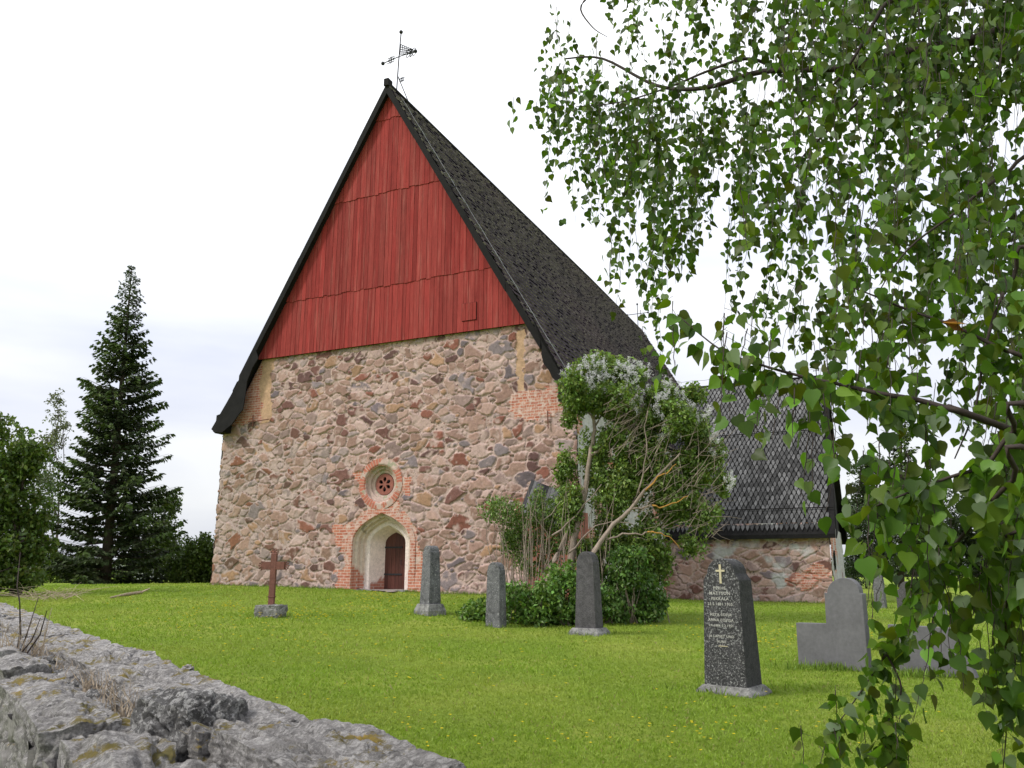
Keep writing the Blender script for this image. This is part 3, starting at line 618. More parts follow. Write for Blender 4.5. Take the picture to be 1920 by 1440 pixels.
# weathervane of the west gable
mb = MB(); pb = chl(743, 168, s=C0); pt = chl(752, 62, t=pb[1] + .1)
pb = np.array(pb); pt = np.array(pt); dv = pt - pb
mb.tube([pb - [0, 0, .6], pb + dv * .5, pt], .025, 6)
vane = mb.build('weathervane', M['iron'], church); BL = [pt + [0, 0, .05]]
pc_ = pb + dv * .58; 
d1 = np.array(chl(718, 119, z=pc_[2])) - pc_; d2 = np.array(chl(779, 96, z=pc_[2])) - pc_
d1 = np.array([d1[0], np.clip(d1[1], -2.5, 2.5), 0]); d2 = np.array([d2[0], np.clip(d2[1], -2.5, 2.5), 0])
mb = MB(); mb.tube([pc_ + d1, pc_, pc_ + d2], .022, 5); BL += [pc_ + d1, pc_ + d2]
def scroll(c, d, sz):
    d = d / np.linalg.norm(d)
    for sg in (-1, 1):
        for o_ in (-1, 0, 1):
            q = [c + d * (o_ * sz * .8 + sz * .35 * math.cos(a_)) + np.array([0, 0, sg * (sz * .55 + sz * .35 * math.sin(a_))]) for a_ in np.linspace(0, 5, 9)]
            mb.tube(q, .018, 4)
        mb.tube([c, c + np.array([0, 0, sg * sz * 1.1])], .018, 4)
scroll(pc_ + d1 * .5, d1, .16); scroll(pc_ + d2 * .72, d2, .2); mb.build('cross_arm', M['iron'], vane)
mb = MB(); scroll(pb + dv * .15 + [.25, 0, 0], np.array([1., 0, 0]), .1); mb.build('scroll', M['iron'], vane)
for q in BL: MB().ball(q, .085, 6).build('ball', M['iron'], vane)
mb = MB(); top = pb + dv * .80; # pierced pennant
A_, B_, Cc = top, pb + dv * .62, pc_ + d2 * .85
for q in np.linspace(0, 1, 5): mb.tube([A_ * (1 - q) + B_ * q, Cc + [0, 0, .12 - .2 * q]], .018, 4)
for q in np.linspace(.05, .9, 7): mb.tube([A_ * (1 - q) + (Cc + [0, 0, .12]) * q, B_ * (1 - q) + (Cc - [0, 0, .08]) * q], .02, 4)
mb.build('pennant', M['iron'], vane)
mb = MB(); mb.tube([pb + dv * .25, np.array([C0, pb[1] + 1.1, ZR + .05])], .02, 5); mb.build('brace', M['iron'], vane)
mb = MB(); mb.tube([(C0, NL - .6, ZR), (C0, NL - .6, ZR + 1.9)], .03, 5); mb.tube([(C0 - .9, NL - .6, ZR + 1.1), (C0 + .9, NL - .6, ZR + 1.1)], .03, 5)
for q in ((-.9, 1.1), (.9, 1.1), (0, 1.95)): mb.ball((C0 + q[0], NL - .6, ZR + q[1]), .09, 5)
mb.build('east_finial', M['iron'], church)

# paved way to the door
m, n, b = new_mat('worn_paving', .9, .2); n.links.new(ramp(n, noise(n, 4, 6, .7), [(.3, (.20, .17, .15)), (.7, (.34, .30, .27))]), b.inputs['Base Color']); bump(n, b, noise(n, 25, 6, .7), .6, .02); M['paving'] = m
a_ = [gh(*p) for p in ((688, 1107), (757, 1107), (738, 1112), (712, 1117), (668, 1121), (645, 1121))]
PATHXY = [(p[0], p[1]) for p in a_]; q_ = np.array(PATHXY); (x0, y0), (x1, y1) = q_.min(0), q_.max(0)
nxp, nyp = int((x1 - x0) / .07), int((y1 - y0) / .07); X, Y = np.meshgrid(np.linspace(x0, x1, nxp), np.linspace(y0, y1, nyp)); X = X.ravel(); Y = Y.ravel()
Z = gz(X, Y) + .03 * fbm(P3(X, Y), .35, 3, 3) + .045 + .012 * fbm(P3(X, Y), 2.5, 3, 9); V = np.c_[X, Y, Z]; F = quad_grid(nxp, nyp); fc = V[F].mean(1)
F = F[inpoly(fc[:, 0] + .10 * fbm(fc, 3, 2, 1), fc[:, 1] + .25 * fbm(fc, 2, 2, 2), PATHXY)]
tag(mesh('path', V, F, M['paving'], smooth=True), kind='structure')

# ------------------------------------------------------------------ graves
def yaw(az): return -R(az)
def headstone(name, label, base_px, az, wb, wt, hs, r, db, dt, mat, plinth=None, lean=0, neck=.03, k=1.0):
    g = gh(*base_px); t = thing(name, label, 'gravestone', (g[0], g[1], g[2] - .03), yaw(az)); t.rotation_euler.y = lean; t.scale = (k, k, k)
    z0 = .0
    if plinth:
        pw, pd, ph = plinth; V = [(-pw / 2, -pd / 2, 0), (pw / 2, -pd / 2, 0), (pw / 2, pd / 2, 0), (-pw / 2, pd / 2, 0)]; k_ = .80
        V += [(x, y, ph * .45) for x, y, _ in V[:4]] + [(x * k_, y * k_, ph) for x, y, _ in V[:4]]
        F = [(0, 3, 2, 1), (8, 9, 10, 11)] + [(i + 4 * q, (i + 1) % 4 + 4 * q, (i + 1) % 4 + 4 + 4 * q, i + 4 + 4 * q) for q in (0, 1) for i in range(4)]
        o = mesh('plinth', V, F, M['tomb_base'], t); bv = o.modifiers.new('worn', 'BEVEL'); bv.width = .012; bv.segments = 2; z0 = ph - .005
    out = [(-wb / 2, z0)] + [(-(wb + (wt - wb) * q) / 2, z0 + (hs - z0) * q) for q in (.33, .66)] + [(-wt / 2, hs)]
    k_ = 14; out += [(-r * math.cos(math.pi * i / k_), hs + neck + r * math.sin(math.pi * i / k_)) for i in range(k_ + 1)]
    out += [(wt / 2, hs)] + [((wb + (wt - wb) * q) / 2, z0 + (hs - z0) * q) for q in (.66, .33)] + [(wb / 2, z0)]
    H_ = hs + neck + r; n_ = len(out); dd = lambda z: (db + (dt - db) * (z - z0) / (H_ - z0)) / 2
    V = [(x, -dd(z), z) for x, z in out] + [(x, dd(z), z) for x, z in out]
    F = [tuple(range(n_)), tuple(range(2 * n_ - 1, n_ - 1, -1))] + [(i, i + n_, (i + 1) % n_ + n_, (i + 1) % n_) for i in range(n_)]
    o = mesh('stone', V, F, mat, t); bv = o.modifiers.new('worn', 'BEVEL'); bv.width = .008; bv.segments = 2; bv.limit_method = 'ANGLE'
    return t, dd
headstone('gravestone', 'slim grey granite pillar gravestone on its own pale plinth, right of the church door', (806, 1158), 48, .33, .26, 1.27, .115, .30, .23, M['tomb_grey'], (.50, .46, .24), neck=.02, k=1.26)
headstone('gravestone', 'lichen-spotted round-topped pillar gravestone standing among the leaves left of the lilac stems', (930, 1174), 30, .36, .31, 1.20, .14, .30, .25, M['tomb_grey'], k=1.08)
headstone('gravestone', 'smooth dark granite pillar gravestone on a low plinth in front of the lilac', (1105, 1190), 32, .45, .36, 1.42, .165, .34, .27, M['tomb_plain'], (.66, .55, .16), k=1.12)
big, dd4 = headstone('gravestone', 'tall black gravestone with small gilt cross and white lettering, nearest on the lawn', (1376, 1300), 40, .525, .455, 1.31, .175, .42, .33, M['tomb_dark'], (.70, .56, .13), neck=.075, k=1.10)
gold, n, b = new_mat('gilt', .4, .5); b.inputs['Base Color'].default_value = (.52, .46, .30, 1)
whitep = simple('letter_paint', (.46, .45, .41), .7, .3, 60)
mb = MB(); yy = -dd4(1.38) - .004
mb.box((-.013, yy - .006, 1.27), (.013, yy + .03, 1.49)); mb.box((-.055, yy - .0045, 1.405), (.055, yy + .028, 1.428)); mb.build('gilt_cross', gold, big)
def text(s, z, size, parent):
    cu = bpy.data.curves.new('inscription', 'FONT'); cu.body = s; cu.size = size; cu.align_x = 'CENTER'; cu.extrude = .0015; cu.resolution_u = 2; cu.space_character = 1.15; cu.offset = .0006
    ob = bpy.data.objects.new('tmp', cu); dg = bpy.context.evaluated_depsgraph_get(); COL.objects.link(ob); dg.update(); me = bpy.data.meshes.new_from_object(ob.evaluated_get(dg)); bpy.data.objects.remove(ob)
    o = bpy.data.objects.new('inscription', me); me.materials.append(whitep); COL.objects.link(o); o.parent = parent
    sl = (dd4(.2) - dd4(1.2)) / 1.0; o.rotation_euler = (R(90) - math.atan(sl), 0, 0); o.location = (-.02, -dd4(z) - .0035, z); return o
for i, (s_, sz) in enumerate((('PERHE', .050), ('MATTSON', .052), ('PEKKALA', .048), ('23.5.1881 1935', .044), ('', 0), ('HETA SOFIA', .044), ('ANNA LOVISA', .044), ('1.4.1884 1.2.1951', .038), ('', 0), ('JA LAPSET UNO', .040), ('AUNE', .04))):
    if s_: text(s_, 1.20 - .060 * i, sz, big)
MB().box((-.06, -dd4(.56) - .006, .56), (.05, -dd4(.56) + .01, .568)).build('gilt_rule', gold, big)

def slab_from(name, label, base, az, pxs, th, mat):
    g = gh(*base); ya = yaw(az); ux = np.array([math.cos(ya), math.sin(ya), 0]); uy = np.array([-math.sin(ya), math.cos(ya), 0]); pts = []
    for x, y in pxs:
        d = ray(x, y); k_ = ((g - CAMP) @ uy) / (d @ uy); P = CAMP + d * k_; pts.append(((P - g) @ ux, P[2] - g[2]))
    t = thing(name, label, 'gravestone', (g[0], g[1], g[2]), ya); mb = MB(); mb.prism(pts, 0, th); o = mb.build('slab', mat, t); bv = o.modifiers.new('edge', 'BEVEL'); bv.width = .006; bv.limit_method = 'ANGLE'; return t
cr = lambda x, y: (1480 + x / 6.545, 1060 + y / 6.545)
arc = [(660 + 200 * math.cos(a_) * 1.0, 345 - 192 * math.sin(a_)) for a_ in np.linspace(math.pi, 0, 15)]
slab_from('gravestone', 'smooth grey headstone with arched tall part and low block on its left', (1563, 1254), 46,
          [cr(80, 705), cr(450, 715), cr(428, 335)] + [cr(*p) for p in arc] + [cr(893, 350), cr(975, 1310), cr(118, 1300)], .15, M['slate'])
slab_from('gravestone', 'low smooth grey headstone with slanting right edge half hidden behind birch leaves', (1745, 1266), 44,
          [(1664, 1171), (1790, 1178), (1831, 1272), (1672, 1266)], .15, M['slate'])
headstone('gravestone', 'narrow lichen-white stone post between the arched slab and the birch leaves', (1652, 1141), 40, .36, .32, 1.05, .14, .28, .24, M['tomb_grey'])
headstone('gravestone', 'broad weathered brown-grey headstone seen through the birch leaves', (1708, 1150), 40, .75, .70, .75, .25, .22, .2, M['tomb_plain'])
headstone('gravestone', 'pale lichened headstone seen through birch leaves, rightmost of the far stones', (1762, 1158), 35, .42, .38, .85, .17, .24, .2, M['tomb_grey'])

# rusty cross on its block
g = gh(507, 1158); cx_ = thing('iron_cross', 'rust-brown iron cross on a mossy stone block in the lawn', 'cross', (g[0], g[1], g[2] - .03), yaw(14))
mb = MB(); 
def cross_part(mb, w_, d_):
    mb.box((-w_ / 2, -d_ / 2, .28), (w_ / 2, d_ / 2, 1.54))
    mb.box((-.30, -d_ / 2 + .004, 1.15), (-w_ / 2 - .0, d_ / 2 - .004, 1.34)); mb.box((w_ / 2, -d_ / 2 + .004, 1.15), (.30, d_ / 2 - .004, 1.34))
cross_part(mb, .15, .07); mb.box((-.1, -.055, .27), (.1, .055, .32)); mb.box((-.09, -.045, .50), (.09, .045, .53))
bb_ = mb.build('cross', M['rust'], cx_); o = bb_; bv = o.modifiers.new('edge', 'BEVEL'); bv.width = .006
for c_, d_ in (((0, 1.54), (0, 1)), ((-.30, 1.245), (-1, 0)), ((.30, 1.245), (1, 0))):
    mb = MB(); px_, pz_ = c_; dx_, dz_ = d_
    for a_ in (-70, -35, 0, 35, 70):
        r_ = R(a_); vx = dx_ * math.cos(r_) - dz_ * math.sin(r_); vz = dx_ * math.sin(r_) + dz_ * math.cos(r_)
        q = [np.array([px_ + vx * l_ + dz_ * .03 * math.sin(l_ * 30) * np.sign(a_), 0, pz_ + vz * l_]) for l_ in (0, .05, .10)]; mb.tube(q, .013, 5); mb.ball(q[-1], .022, 4)
    mb.tube([(px_ - dz_ * .06, 0, pz_ - abs(dx_) * .06), (px_ + dz_ * .06, 0, pz_ + abs(dx_) * .06)], .018, 5)
    mb.build('scrollwork', M['rust'], cx_)

# ------------------------------------------------------------------ rocks
def rock(name, c, dims, rz, res, seed, mat, parent=None, box=.55, amp=.12, lay=(1, 1, 2), rx=0, fine=1.0):
    g = np.linspace(-1, 1, res); a, b_ = np.meshgrid(g, g); a = a.ravel(); b_ = b_.ravel(); o = np.ones(len(a)); Vs = []; Fs = []; I = np.arange(res * res).reshape(res, res)
    q = np.stack([I[:-1, :-1].ravel(), I[:-1, 1:].ravel(), I[1:, 1:].ravel(), I[1:, :-1].ravel()], 1)
    for i, (X_, Y_, Z_) in enumerate(((a, b_, o), (b_, a, -o), (o, a, b_), (-o, b_, a), (b_, o, a), (a, -o, b_))): Vs.append(np.c_[X_, Y_, Z_]); Fs.append(q + i * res * res)
    V = np.concatenate(Vs); sp = V / np.linalg.norm(V, axis=1, keepdims=True)
    V = V * box + sp * (1 - box) * 1.25; D = np.asarray(dims) / 2; P = V * D; Nn = sp
    Lm = max(D); S = P + np.array(c) * 3.1
    P = P + Nn * (amp * Lm * fbm(S, 1.1 / Lm, 3, seed))[:, None] * np.clip(D / Lm, .5, 1)
    P = P + Nn * (fine * .024 * fbm(S * np.array(lay), 9, 5, seed + 3, .55))[:, None] + Nn * (fine * -.022 * np.clip(1 - np.abs(fbm(S * np.array(lay), 4.5, 3, seed + 6)) * 6, 0, 1))[:, None]
    if rx: cq, sq = math.cos(rx), math.sin(rx); P = np.c_[P[:, 0], P[:, 1] * cq - P[:, 2] * sq, P[:, 1] * sq + P[:, 2] * cq]
    c_, s_ = math.cos(rz), math.sin(rz); P = np.c_[P[:, 0] * c_ - P[:, 1] * s_, P[:, 0] * s_ + P[:, 1] * c_, P[:, 2]] + np.asarray(c)
    return mesh(name, P, np.concatenate(Fs), mat, parent, True)
WD = np.array([-.597, .802]); WN = np.array([.802, .597]); WAZ = math.atan2(.802, -.597)
def wl(l, w_, z=0): q = WD * l + WN * w_; return np.array([q[0], q[1], z])
wall = thing('boundary_wall', 'broad lichened dry-stone boundary wall with grassy rubble core, running along the lower left', 'wall', (0, 0, 0))
def wlpx(x, y, z): P = CAMP + ray(x, y) * ((z - EYE) / ray(x, y)[2]); return P
# body of the wall
for sgn, w_, nm in ((1, 1.36, 'inner_face'), (-1, .66, 'outer_face')):
    nu, nv = 700, 30; gu_, gv_ = np.meshgrid(np.linspace(-4, 27, nu), np.linspace(-.15, .84, nv)); u_ = gu_.ravel(); v_ = gv_.ravel()
    h, C, st, sm, chip, cc = rubble(u_, v_, 41 + sgn, .55, .33, .09); zb = .0
    P = np.array([0., 0, 0]) + np.c_[np.outer(u_, WD) + np.outer(w_ + sgn * h, WN), v_]
    C = np.tile([.20, .19, .18], (len(u_), 1)) * (.25 + .75 * st[:, None]) * (1 + .3 * fbm(P3(u_, v_), 4, 3))[:, None]
    F = quad_grid(nu, nv); mesh(nm, P, F if sgn > 0 else F[:, ::-1], M['masonry'], wall, True, col=C, extra=dict(brick=np.zeros(len(u_)), wash=np.zeros(len(u_))))
mb = MB(); mb.add([wl(-4, .66, .66), wl(27, .66, .70), wl(27, 1.34, .70), wl(-4, 1.34, .66)], [(0, 1, 2, 3)], (.3, .3, .3)); m_, n, b = new_mat('earth_core', .95, .1); n.links.new(ramp(n, noise(n, 9, 7, .7), [(.35, (.035, .028, .02)), (.65, (.11, .085, .06))]), b.inputs['Base Color']); mb.build('core', m_, wall)
r_ = random.Random(3); l = -1.5
while l < 26:      # slabs on the churchyard side
    ln_ = r_.uniform(.9, 1.7); res = 84 if l < 6.5 else (40 if l < 11 else 20); wo = r_.uniform(-.035, .035); tz = r_.uniform(-.02, .02)
    rock('slab', wl(l + ln_ / 2, 1.235 + wo, .865 + tz), (ln_ * 1.04, .48, .27), WAZ + r_.uniform(-.02, .02), res, int(l * 7) + 50, M['fieldstone'], wall, box=.86, amp=.05, lay=(.45, 2.2, 3.0), rx=r_.uniform(-.06, .04)); l += ln_
l = -1.2
while l < 26:      # slabs on the outer side
    ln_ = r_.uniform(.7, 1.3); res = 84 if l < 6 else (40 if l < 11 else 20); dw = r_.uniform(-.03, .05)
    rock('slab', wl(l + ln_ / 2, .765 + dw, .56 + r_.uniform(-.03, .04)), (ln_ * 1.0, .30 + r_.uniform(-.03, .06), .82), WAZ + r_.uniform(-.07, .07), res, int(l * 9) + 90, M['fieldstone'], wall, box=.72, amp=.10, lay=(.6, 1.2, 1.6), rx=r_.uniform(-.12, .1)); l += ln_
l = 1.6
while l < 25:      # smaller stones filling the middle
    sz = r_.uniform(.16, .40) if l < 9 else r_.uniform(.25, .5)
    sz *= .8; rock('filling_stone', wl(l, .96 + r_.uniform(-.06, .05), .80 + r_.uniform(-.05, .05)), (sz * r_.uniform(.9, 1.5), sz * .8, sz * r_.uniform(.6, .9)), WAZ + r_.uniform(-.8, .8), 44 if l < 7 else 18, int(l * 31), M['fieldstone'] if r_.random() < .7 else M['darkboulder'], wall, box=.45, amp=.22, lay=(1, 1, 1.5)); l += sz * r_.uniform(.45, .9)
for x, y, z, sx_, sy_, sz_, mt in ((200, 1268, .93, .62, .30, .26, 'fieldstone'), (140, 1228, .93, .55, .28, .24, 'fieldstone'), (286, 1318, .93, .20, .22, .26, 'darkboulder'), (235, 1300, .90, .3, .2, .16, 'fieldstone'), (352, 1247, 1.005, .10, .06, .035, 'fieldstone'), (560, 1435, .86, .34, .3, .22, 'fieldstone')):
    q = wlpx(x, y, z); rock('filling_stone', q - np.array([0, 0, sz_ * .3]), (sx_, sy_, sz_), WAZ, 56, int(x), M[mt], wall, box=.5, amp=.2)
q = wlpx(362, 1352, .98)
tag(rock('boulder', q - np.array([0, 0, .04]), (.46, .34, .29), WAZ + .25, 120, 5, M['darkboulder'], box=.42, amp=.16, lay=(1, 1, 1)), 'large dark lichened boulder lying on top of the stone wall', 'boulder')
o = rock('block', (0, 0, 0), (.60, .52, .34), 0, 40, 77, M['tomb_base'], cx_, box=.93, amp=.03, lay=(1, 1, 1)); o.location = (0, 0, .15)
# dry grass and stems in the wall
mb = MB()
for i in range(420):
    l = r_.choice([r_.uniform(4.2, 5.6), r_.uniform(5.5, 12), r_.uniform(9, 16)]); w_ = r_.uniform(.93, 1.03); p = wl(l, w_, .82); hgt = r_.uniform(.10, .22)
    mb.tube([p, p + [r_.uniform(-.03, .03), r_.uniform(-.03, .03), hgt * .6], p + [r_.uniform(-.07, .07), r_.uniform(-.07, .07), hgt]], [.004, .003, .001], 3, cap=False)
mb.build('dry_grass', M['drytwig'], wall)
mb = MB(); mb2 = MB()
for (x0, y0), (x1, y1), (x2, y2), th_ in (((30, 1235), (38, 1190), (37, 1130), .011), ((37, 1130), (32, 1100), (38, 1035), .006), ((38, 1150), (20, 1148), (4, 1152), .004), ((30, 1238), (50, 1190), (72, 1120), .006), ((28, 1238), (60, 1200), (76, 1158), .006), ((40, 1240), (75, 1190), (88, 1145), .007), ((45, 1240), (80, 1210), (97, 1140), .005), ((35, 1240), (55, 1175), (60, 1165), .005), ((25, 1232), (15, 1200), (5, 1185), .005), ((50, 1240), (90, 1200), (120, 1190), .004)):
    P_ = [at(x0, y0, 6.3), at(x1, y1, 6.3 + r_.uniform(-.1, .1)), at(x2, y2, 6.3 + r_.uniform(-.2, .2))]; (mb if th_ > .0055 else mb2).tube(P_, [th_, th_ * .8, th_ * .4], 5)
for i in range(26):
    x = r_.uniform(-5, 75); P_ = [at(x, 1240, 6.3), at(x + r_.uniform(-8, 14), 1215, 6.3), at(x + r_.uniform(-20, 36), r_.uniform(1160, 1200), 6.3)]; mb2.tube(P_, [.004, .003, .0015], 4)
q0 = wl(6.2, .95, .8); st_ = thing('dead_shrub', 'leafless dry shrub growing out of the stone wall at the left edge', 'shrub', tuple(q0))
for o in (mb.build('stem', M['twig'], st_), mb2.build('stem', M['drytwig'], st_)): o.location = -Vector(q0)

# ------------------------------------------------------------------ leaves
def leaves(name, P, size, cols, mat, parent, N=None, D=None, shape='oval', up=.35, loc=None, fold=.25):
    """one mesh of many single leaves; P (n,3) stem points; D direction of the tip, N normal"""
    n = len(P); r = np.random.default_rng(abs(hash(name)) % 1000 + n)
    r = np.random.default_rng(n)
    if D is None: D = r.normal(0, 1, (n, 3))
    if N is None: N = r.normal(0, 1, (n, 3)); N[:, 2] = np.abs(N[:, 2]) + up
    D = D / np.linalg.norm(D, axis=1, keepdims=True); N = N - (N * D).sum(1, keepdims=True) * D; N /= np.linalg.norm(N, axis=1, keepdims=True) + 1e-9; S = np.cross(N, D)
    size = np.broadcast_to(size, n)
    if shape == 'oval': T = [(0, 0, 0), (.45, .30, fold * .3), (1, 0, -.05), (.45, -.30, fold * .3)]; Fq = [(0, 1, 2, 3)]
    elif shape == 'spray': T = [(0, .05, 0), (.5, .28, -.05), (1, 0, -.2), (.5, -.28, -.05)]; Fq = [(0, 1, 2, 3)]
    elif shape == 'birch': T = [(0, 0, 0), (-.04, .22, .05), (.10, .40, .08), (.28, .445, .09), (.47, .36, .06), (.60, .25, .03), (.78, .12, -.02), (1, 0, -.10), (.78, -.12, -.02), (.60, -.25, .03), (.47, -.36, .06), (.28, -.445, .09), (.10, -.40, .08), (-.04, -.22, .05), (.5, 0, -.03)]; Fq = [(0, 1, 2, 3, 4, 14), (14, 4, 5, 6, 7), (0, 14, 10, 11, 12, 13), (14, 7, 8, 9, 10)]
    elif shape == 'reed': T = [(0, .05, 0), (.5, .04, 0), (1, 0, .15), (.5, -.04, 0), (0, -.05, 0)]; Fq = [(0, 1, 2, 3, 4)]
    elif shape == 'blade': T = [(0, .5, 0), (.6, .35, 0), (1, 0, .0), (.6, -.35, 0), (0, -.5, 0)]; Fq = [(0, 1, 2, 3, 4)]
    K = len(T); cu = r.normal(0, 1, n) * .10; V = np.empty((n, K, 3))
    for i, (a, b_, c) in enumerate(T): V[:, i] = P + size[:, None] * (a * D + b_ * S + (c + cu * a * a)[:, None] * N)
    F = []
    allF = [np.arange(n)[:, None] * K + np.array(f)[None] for f in Fq]; cc_ = []
    if len({len(f) for f in Fq}) == 1: F = np.concatenate(allF)
    else: F = [tuple(q) for A__ in allF for q in A__.tolist()]
    C = np.concatenate([cols] * len(Fq)); o = mesh(name, V.reshape(-1, 3) - (np.array(loc) if loc is not None else 0), F, mat, parent, shape == 'birch', col=C, dom='FACE'); return o
def gcol(n, base, var=.3, yel=.3, seed=0):
    r = np.random.default_rng(seed + n); v = np.exp(r.normal(0, var, n)); y = r.random(n) ** 2 * yel
    c = np.array(base)[None] * v[:, None]; c[:, 0] += y * base[1] * .7; c[:, 1] += y * base[1] * .3; return np.clip(c, 0, 1)

# lawn blades
NB = 330000; r = np.random.default_rng(11); d = 2.3 * np.exp(r.random(NB) * math.log(38 / 2.3)); lat = r.uniform(-.70, .70, NB) * d * 1.02; gx_, gy_ = lat, d
wv_ = gx_ * WN[0] + gy_ * WN[1]; s_ = (np.c_[gx_, gy_] - P0[:2]) @ U[:2]; t_ = (np.c_[gx_, gy_] - P0[:2]) @ A[:2]
ok = (wv_ > 1.46) & ~((s_ > C0 - HW - .03) & (s_ < C0 + HW + .03) & (t_ > -.05)) & ~((s_ > C0 + HW) & (s_ < S2) & (t_ > T1 - .05))
pp = [(p[0], p[1]) for p in a_] if False else [(gh(*p)[0], gh(*p)[1]) for p in ((688, 1107), (757, 1107), (738, 1112), (712, 1117), (668, 1121), (645, 1121))]
ok &= ~inpoly(gx_, gy_, pp); gx_, gy_, d = gx_[ok], gy_[ok], d[ok]; nB = len(d)
patchn = fbm(P3(gx_, gy_), .45, 4, 5); p2 = fbm(P3(gx_, gy_), 2.2, 3, 6)
hh = (.026 + .016 * r.random(nB)) * (1 + .35 * p2) * np.where(r.random(nB) > .97, 1.7, 1) * np.clip(.8 + d / 25, 1, 1.5)
bc = np.array([[.226, .318, .042]]) * np.exp(r.normal(0, .10, (nB, 1))) * (1 + .16 * p2)[:, None]; ye = np.clip(patchn * .9 + .12, 0, .8)[:, None]
bc = bc * (1 - ye) + np.array([[.31, .36, .070]]) * ye * np.exp(r.normal(0, .12, (nB, 1))); dry = r.random(nB) > .975; bc[dry] = np.array([.32, .28, .12])
Dd = np.c_[r.normal(0, .45, nB), r.normal(0, .45, nB), np.ones(nB)]; Nn_ = np.c_[r.normal(0, 1, nB), r.normal(0, 1, nB), np.full(nB, .2)]
wd_ = np.clip(.0022 * d ** .75, .003, .03); zb = gz(gx_, gy_) + .03 * fbm(P3(gx_, gy_), .35, 3, 3) - .006
Dn = Dd / np.linalg.norm(Dd, axis=1, keepdims=True); S_ = np.cross(Nn_, Dn); S_ /= np.linalg.norm(S_, axis=1, keepdims=True); B_ = np.c_[gx_, gy_, zb]
bend = np.c_[r.normal(0, .3, nB), r.normal(0, .3, nB), np.zeros(nB)] * hh[:, None]
V = np.stack([B_ + S_ * wd_[:, None] / 2, B_ - S_ * wd_[:, None] / 2, B_ + Dn * (hh * .6)[:, None] - S_ * wd_[:, None] * .35, B_ + Dn * hh[:, None] + bend, B_ + Dn * (hh * .6)[:, None] + S_ * wd_[:, None] * .35], 1).reshape(-1, 3)
F = np.arange(nB)[:, None] * 5 + np.arange(5)[None]
tag(mesh('grass', V, F, M['grassblade'], col=bc, dom='FACE'), 'short green lawn grass around the church and graves', 'grass', kind='stuff')
# longer grass at the foot of walls and stones
PL = []; r = np.random.default_rng(4)
def rimline(p, q, n_, sp=.12): 
    t = r.random(n_)[:, None]; PL.append(np.asarray(p)[None, :2] * (1 - t) + np.asarray(q)[None, :2] * t + r.normal(0, sp, (n_, 2)))
rimline(cw(-8.7, -.25), cw(DS - 1.4, -.25), 1500); rimline(cw(DS + 1.3, -.25), cw(7.4, -.25), 1600); rimline(cw(7.4, T1 - .25), cw(S2 + .2, T1 - .25), 1600, .16)
for ob in [o for o in bpy.data.objects if o.get('category') in ('gravestone', 'cross')]:
    p = np.array(ob.location[:2]); PL.append(p + r.normal(0, 1, (260, 2)) / 1.0 * np.array([.32, .22]))
p = np.array(gh(1563, 1256)[:2]); PL.append(p + r.normal(0, 1, (900, 2)) * np.array([.42, .12])); p = np.array(gh(1750, 1268)[:2]); PL.append(p + r.normal(0, 1, (700, 2)) * np.array([.42, .12]))
P = np.concatenate(PL); nB = len(P); hh = .05 + .11 * r.random(nB) ** 2; z = gz(P[:, 0], P[:, 1]); Dd = np.c_[r.normal(0, .3, nB), r.normal(0, .3, nB), np.ones(nB)]
o = leaves('tall_grass', np.c_[P, z], hh, gcol(nB, (.13, .215, .03), .25, .3), M['grassblade'], None, D=Dd, N=r.normal(0, 1, (nB, 3)), shape='reed'); tag(o, 'longer tufts of grass at the foot of walls and gravestones', 'grass', kind='stuff')
# buttercups
cl = []; r = np.random.default_rng(21)
def patch_fl(x, y, sx, sy, n_):
    for _ in range(n_):
        px_, py_ = r.normal(x, sx), r.normal(y, sy)
        if py_ > 1104: cl.append(gh(px_, py_))
for a in ((570, 1160, 60, 5, 70), (700, 1146, 30, 4, 60), (720, 1153, 60, 6, 70), (420, 1146, 20, 3, 35), (330, 1170, 70, 14, 50), (600, 1200, 120, 22, 60), (1440, 1200, 30, 16, 60), (1300, 1190, 60, 20, 30), (760, 1250, 200, 50, 60), (1330, 1370, 90, 30, 26), (1060, 1400, 200, 22, 26), (1560, 1390, 160, 30, 14), (1640, 1180, 10, 20, 14), (800, 1380, 40, 22, 12), (300, 1140, 100, 8, 26)): patch_fl(*a)
P = np.array(cl); wv_ = P[:, 0] * WN[0] + P[:, 1] * WN[1]; P = P[wv_ > 1.5]; n_ = len(P); P[:, 2] += .075 + .06 * r.random(n_); PP = np.repeat(P, 5, 0); ang = np.tile(np.arange(5) * 2 * math.pi / 5, n_) + np.repeat(r.random(n_) * 6, 5)
D = np.c_[np.cos(ang), np.sin(ang), np.full(n_ * 5, .35)]; 
o = leaves('buttercups', PP, np.repeat(.010 + .0013 * P[:, 1].clip(0, 22), 5), np.tile([.72, .56, .03], (n_ * 5, 1)), M['flower'], None, D=D, N=np.tile([0, 0, 1.], (n_ * 5, 1)) + 0 * D, shape='oval'); tag(o, 'scattered yellow buttercups in the lawn', 'wildflowers', kind='stuff')

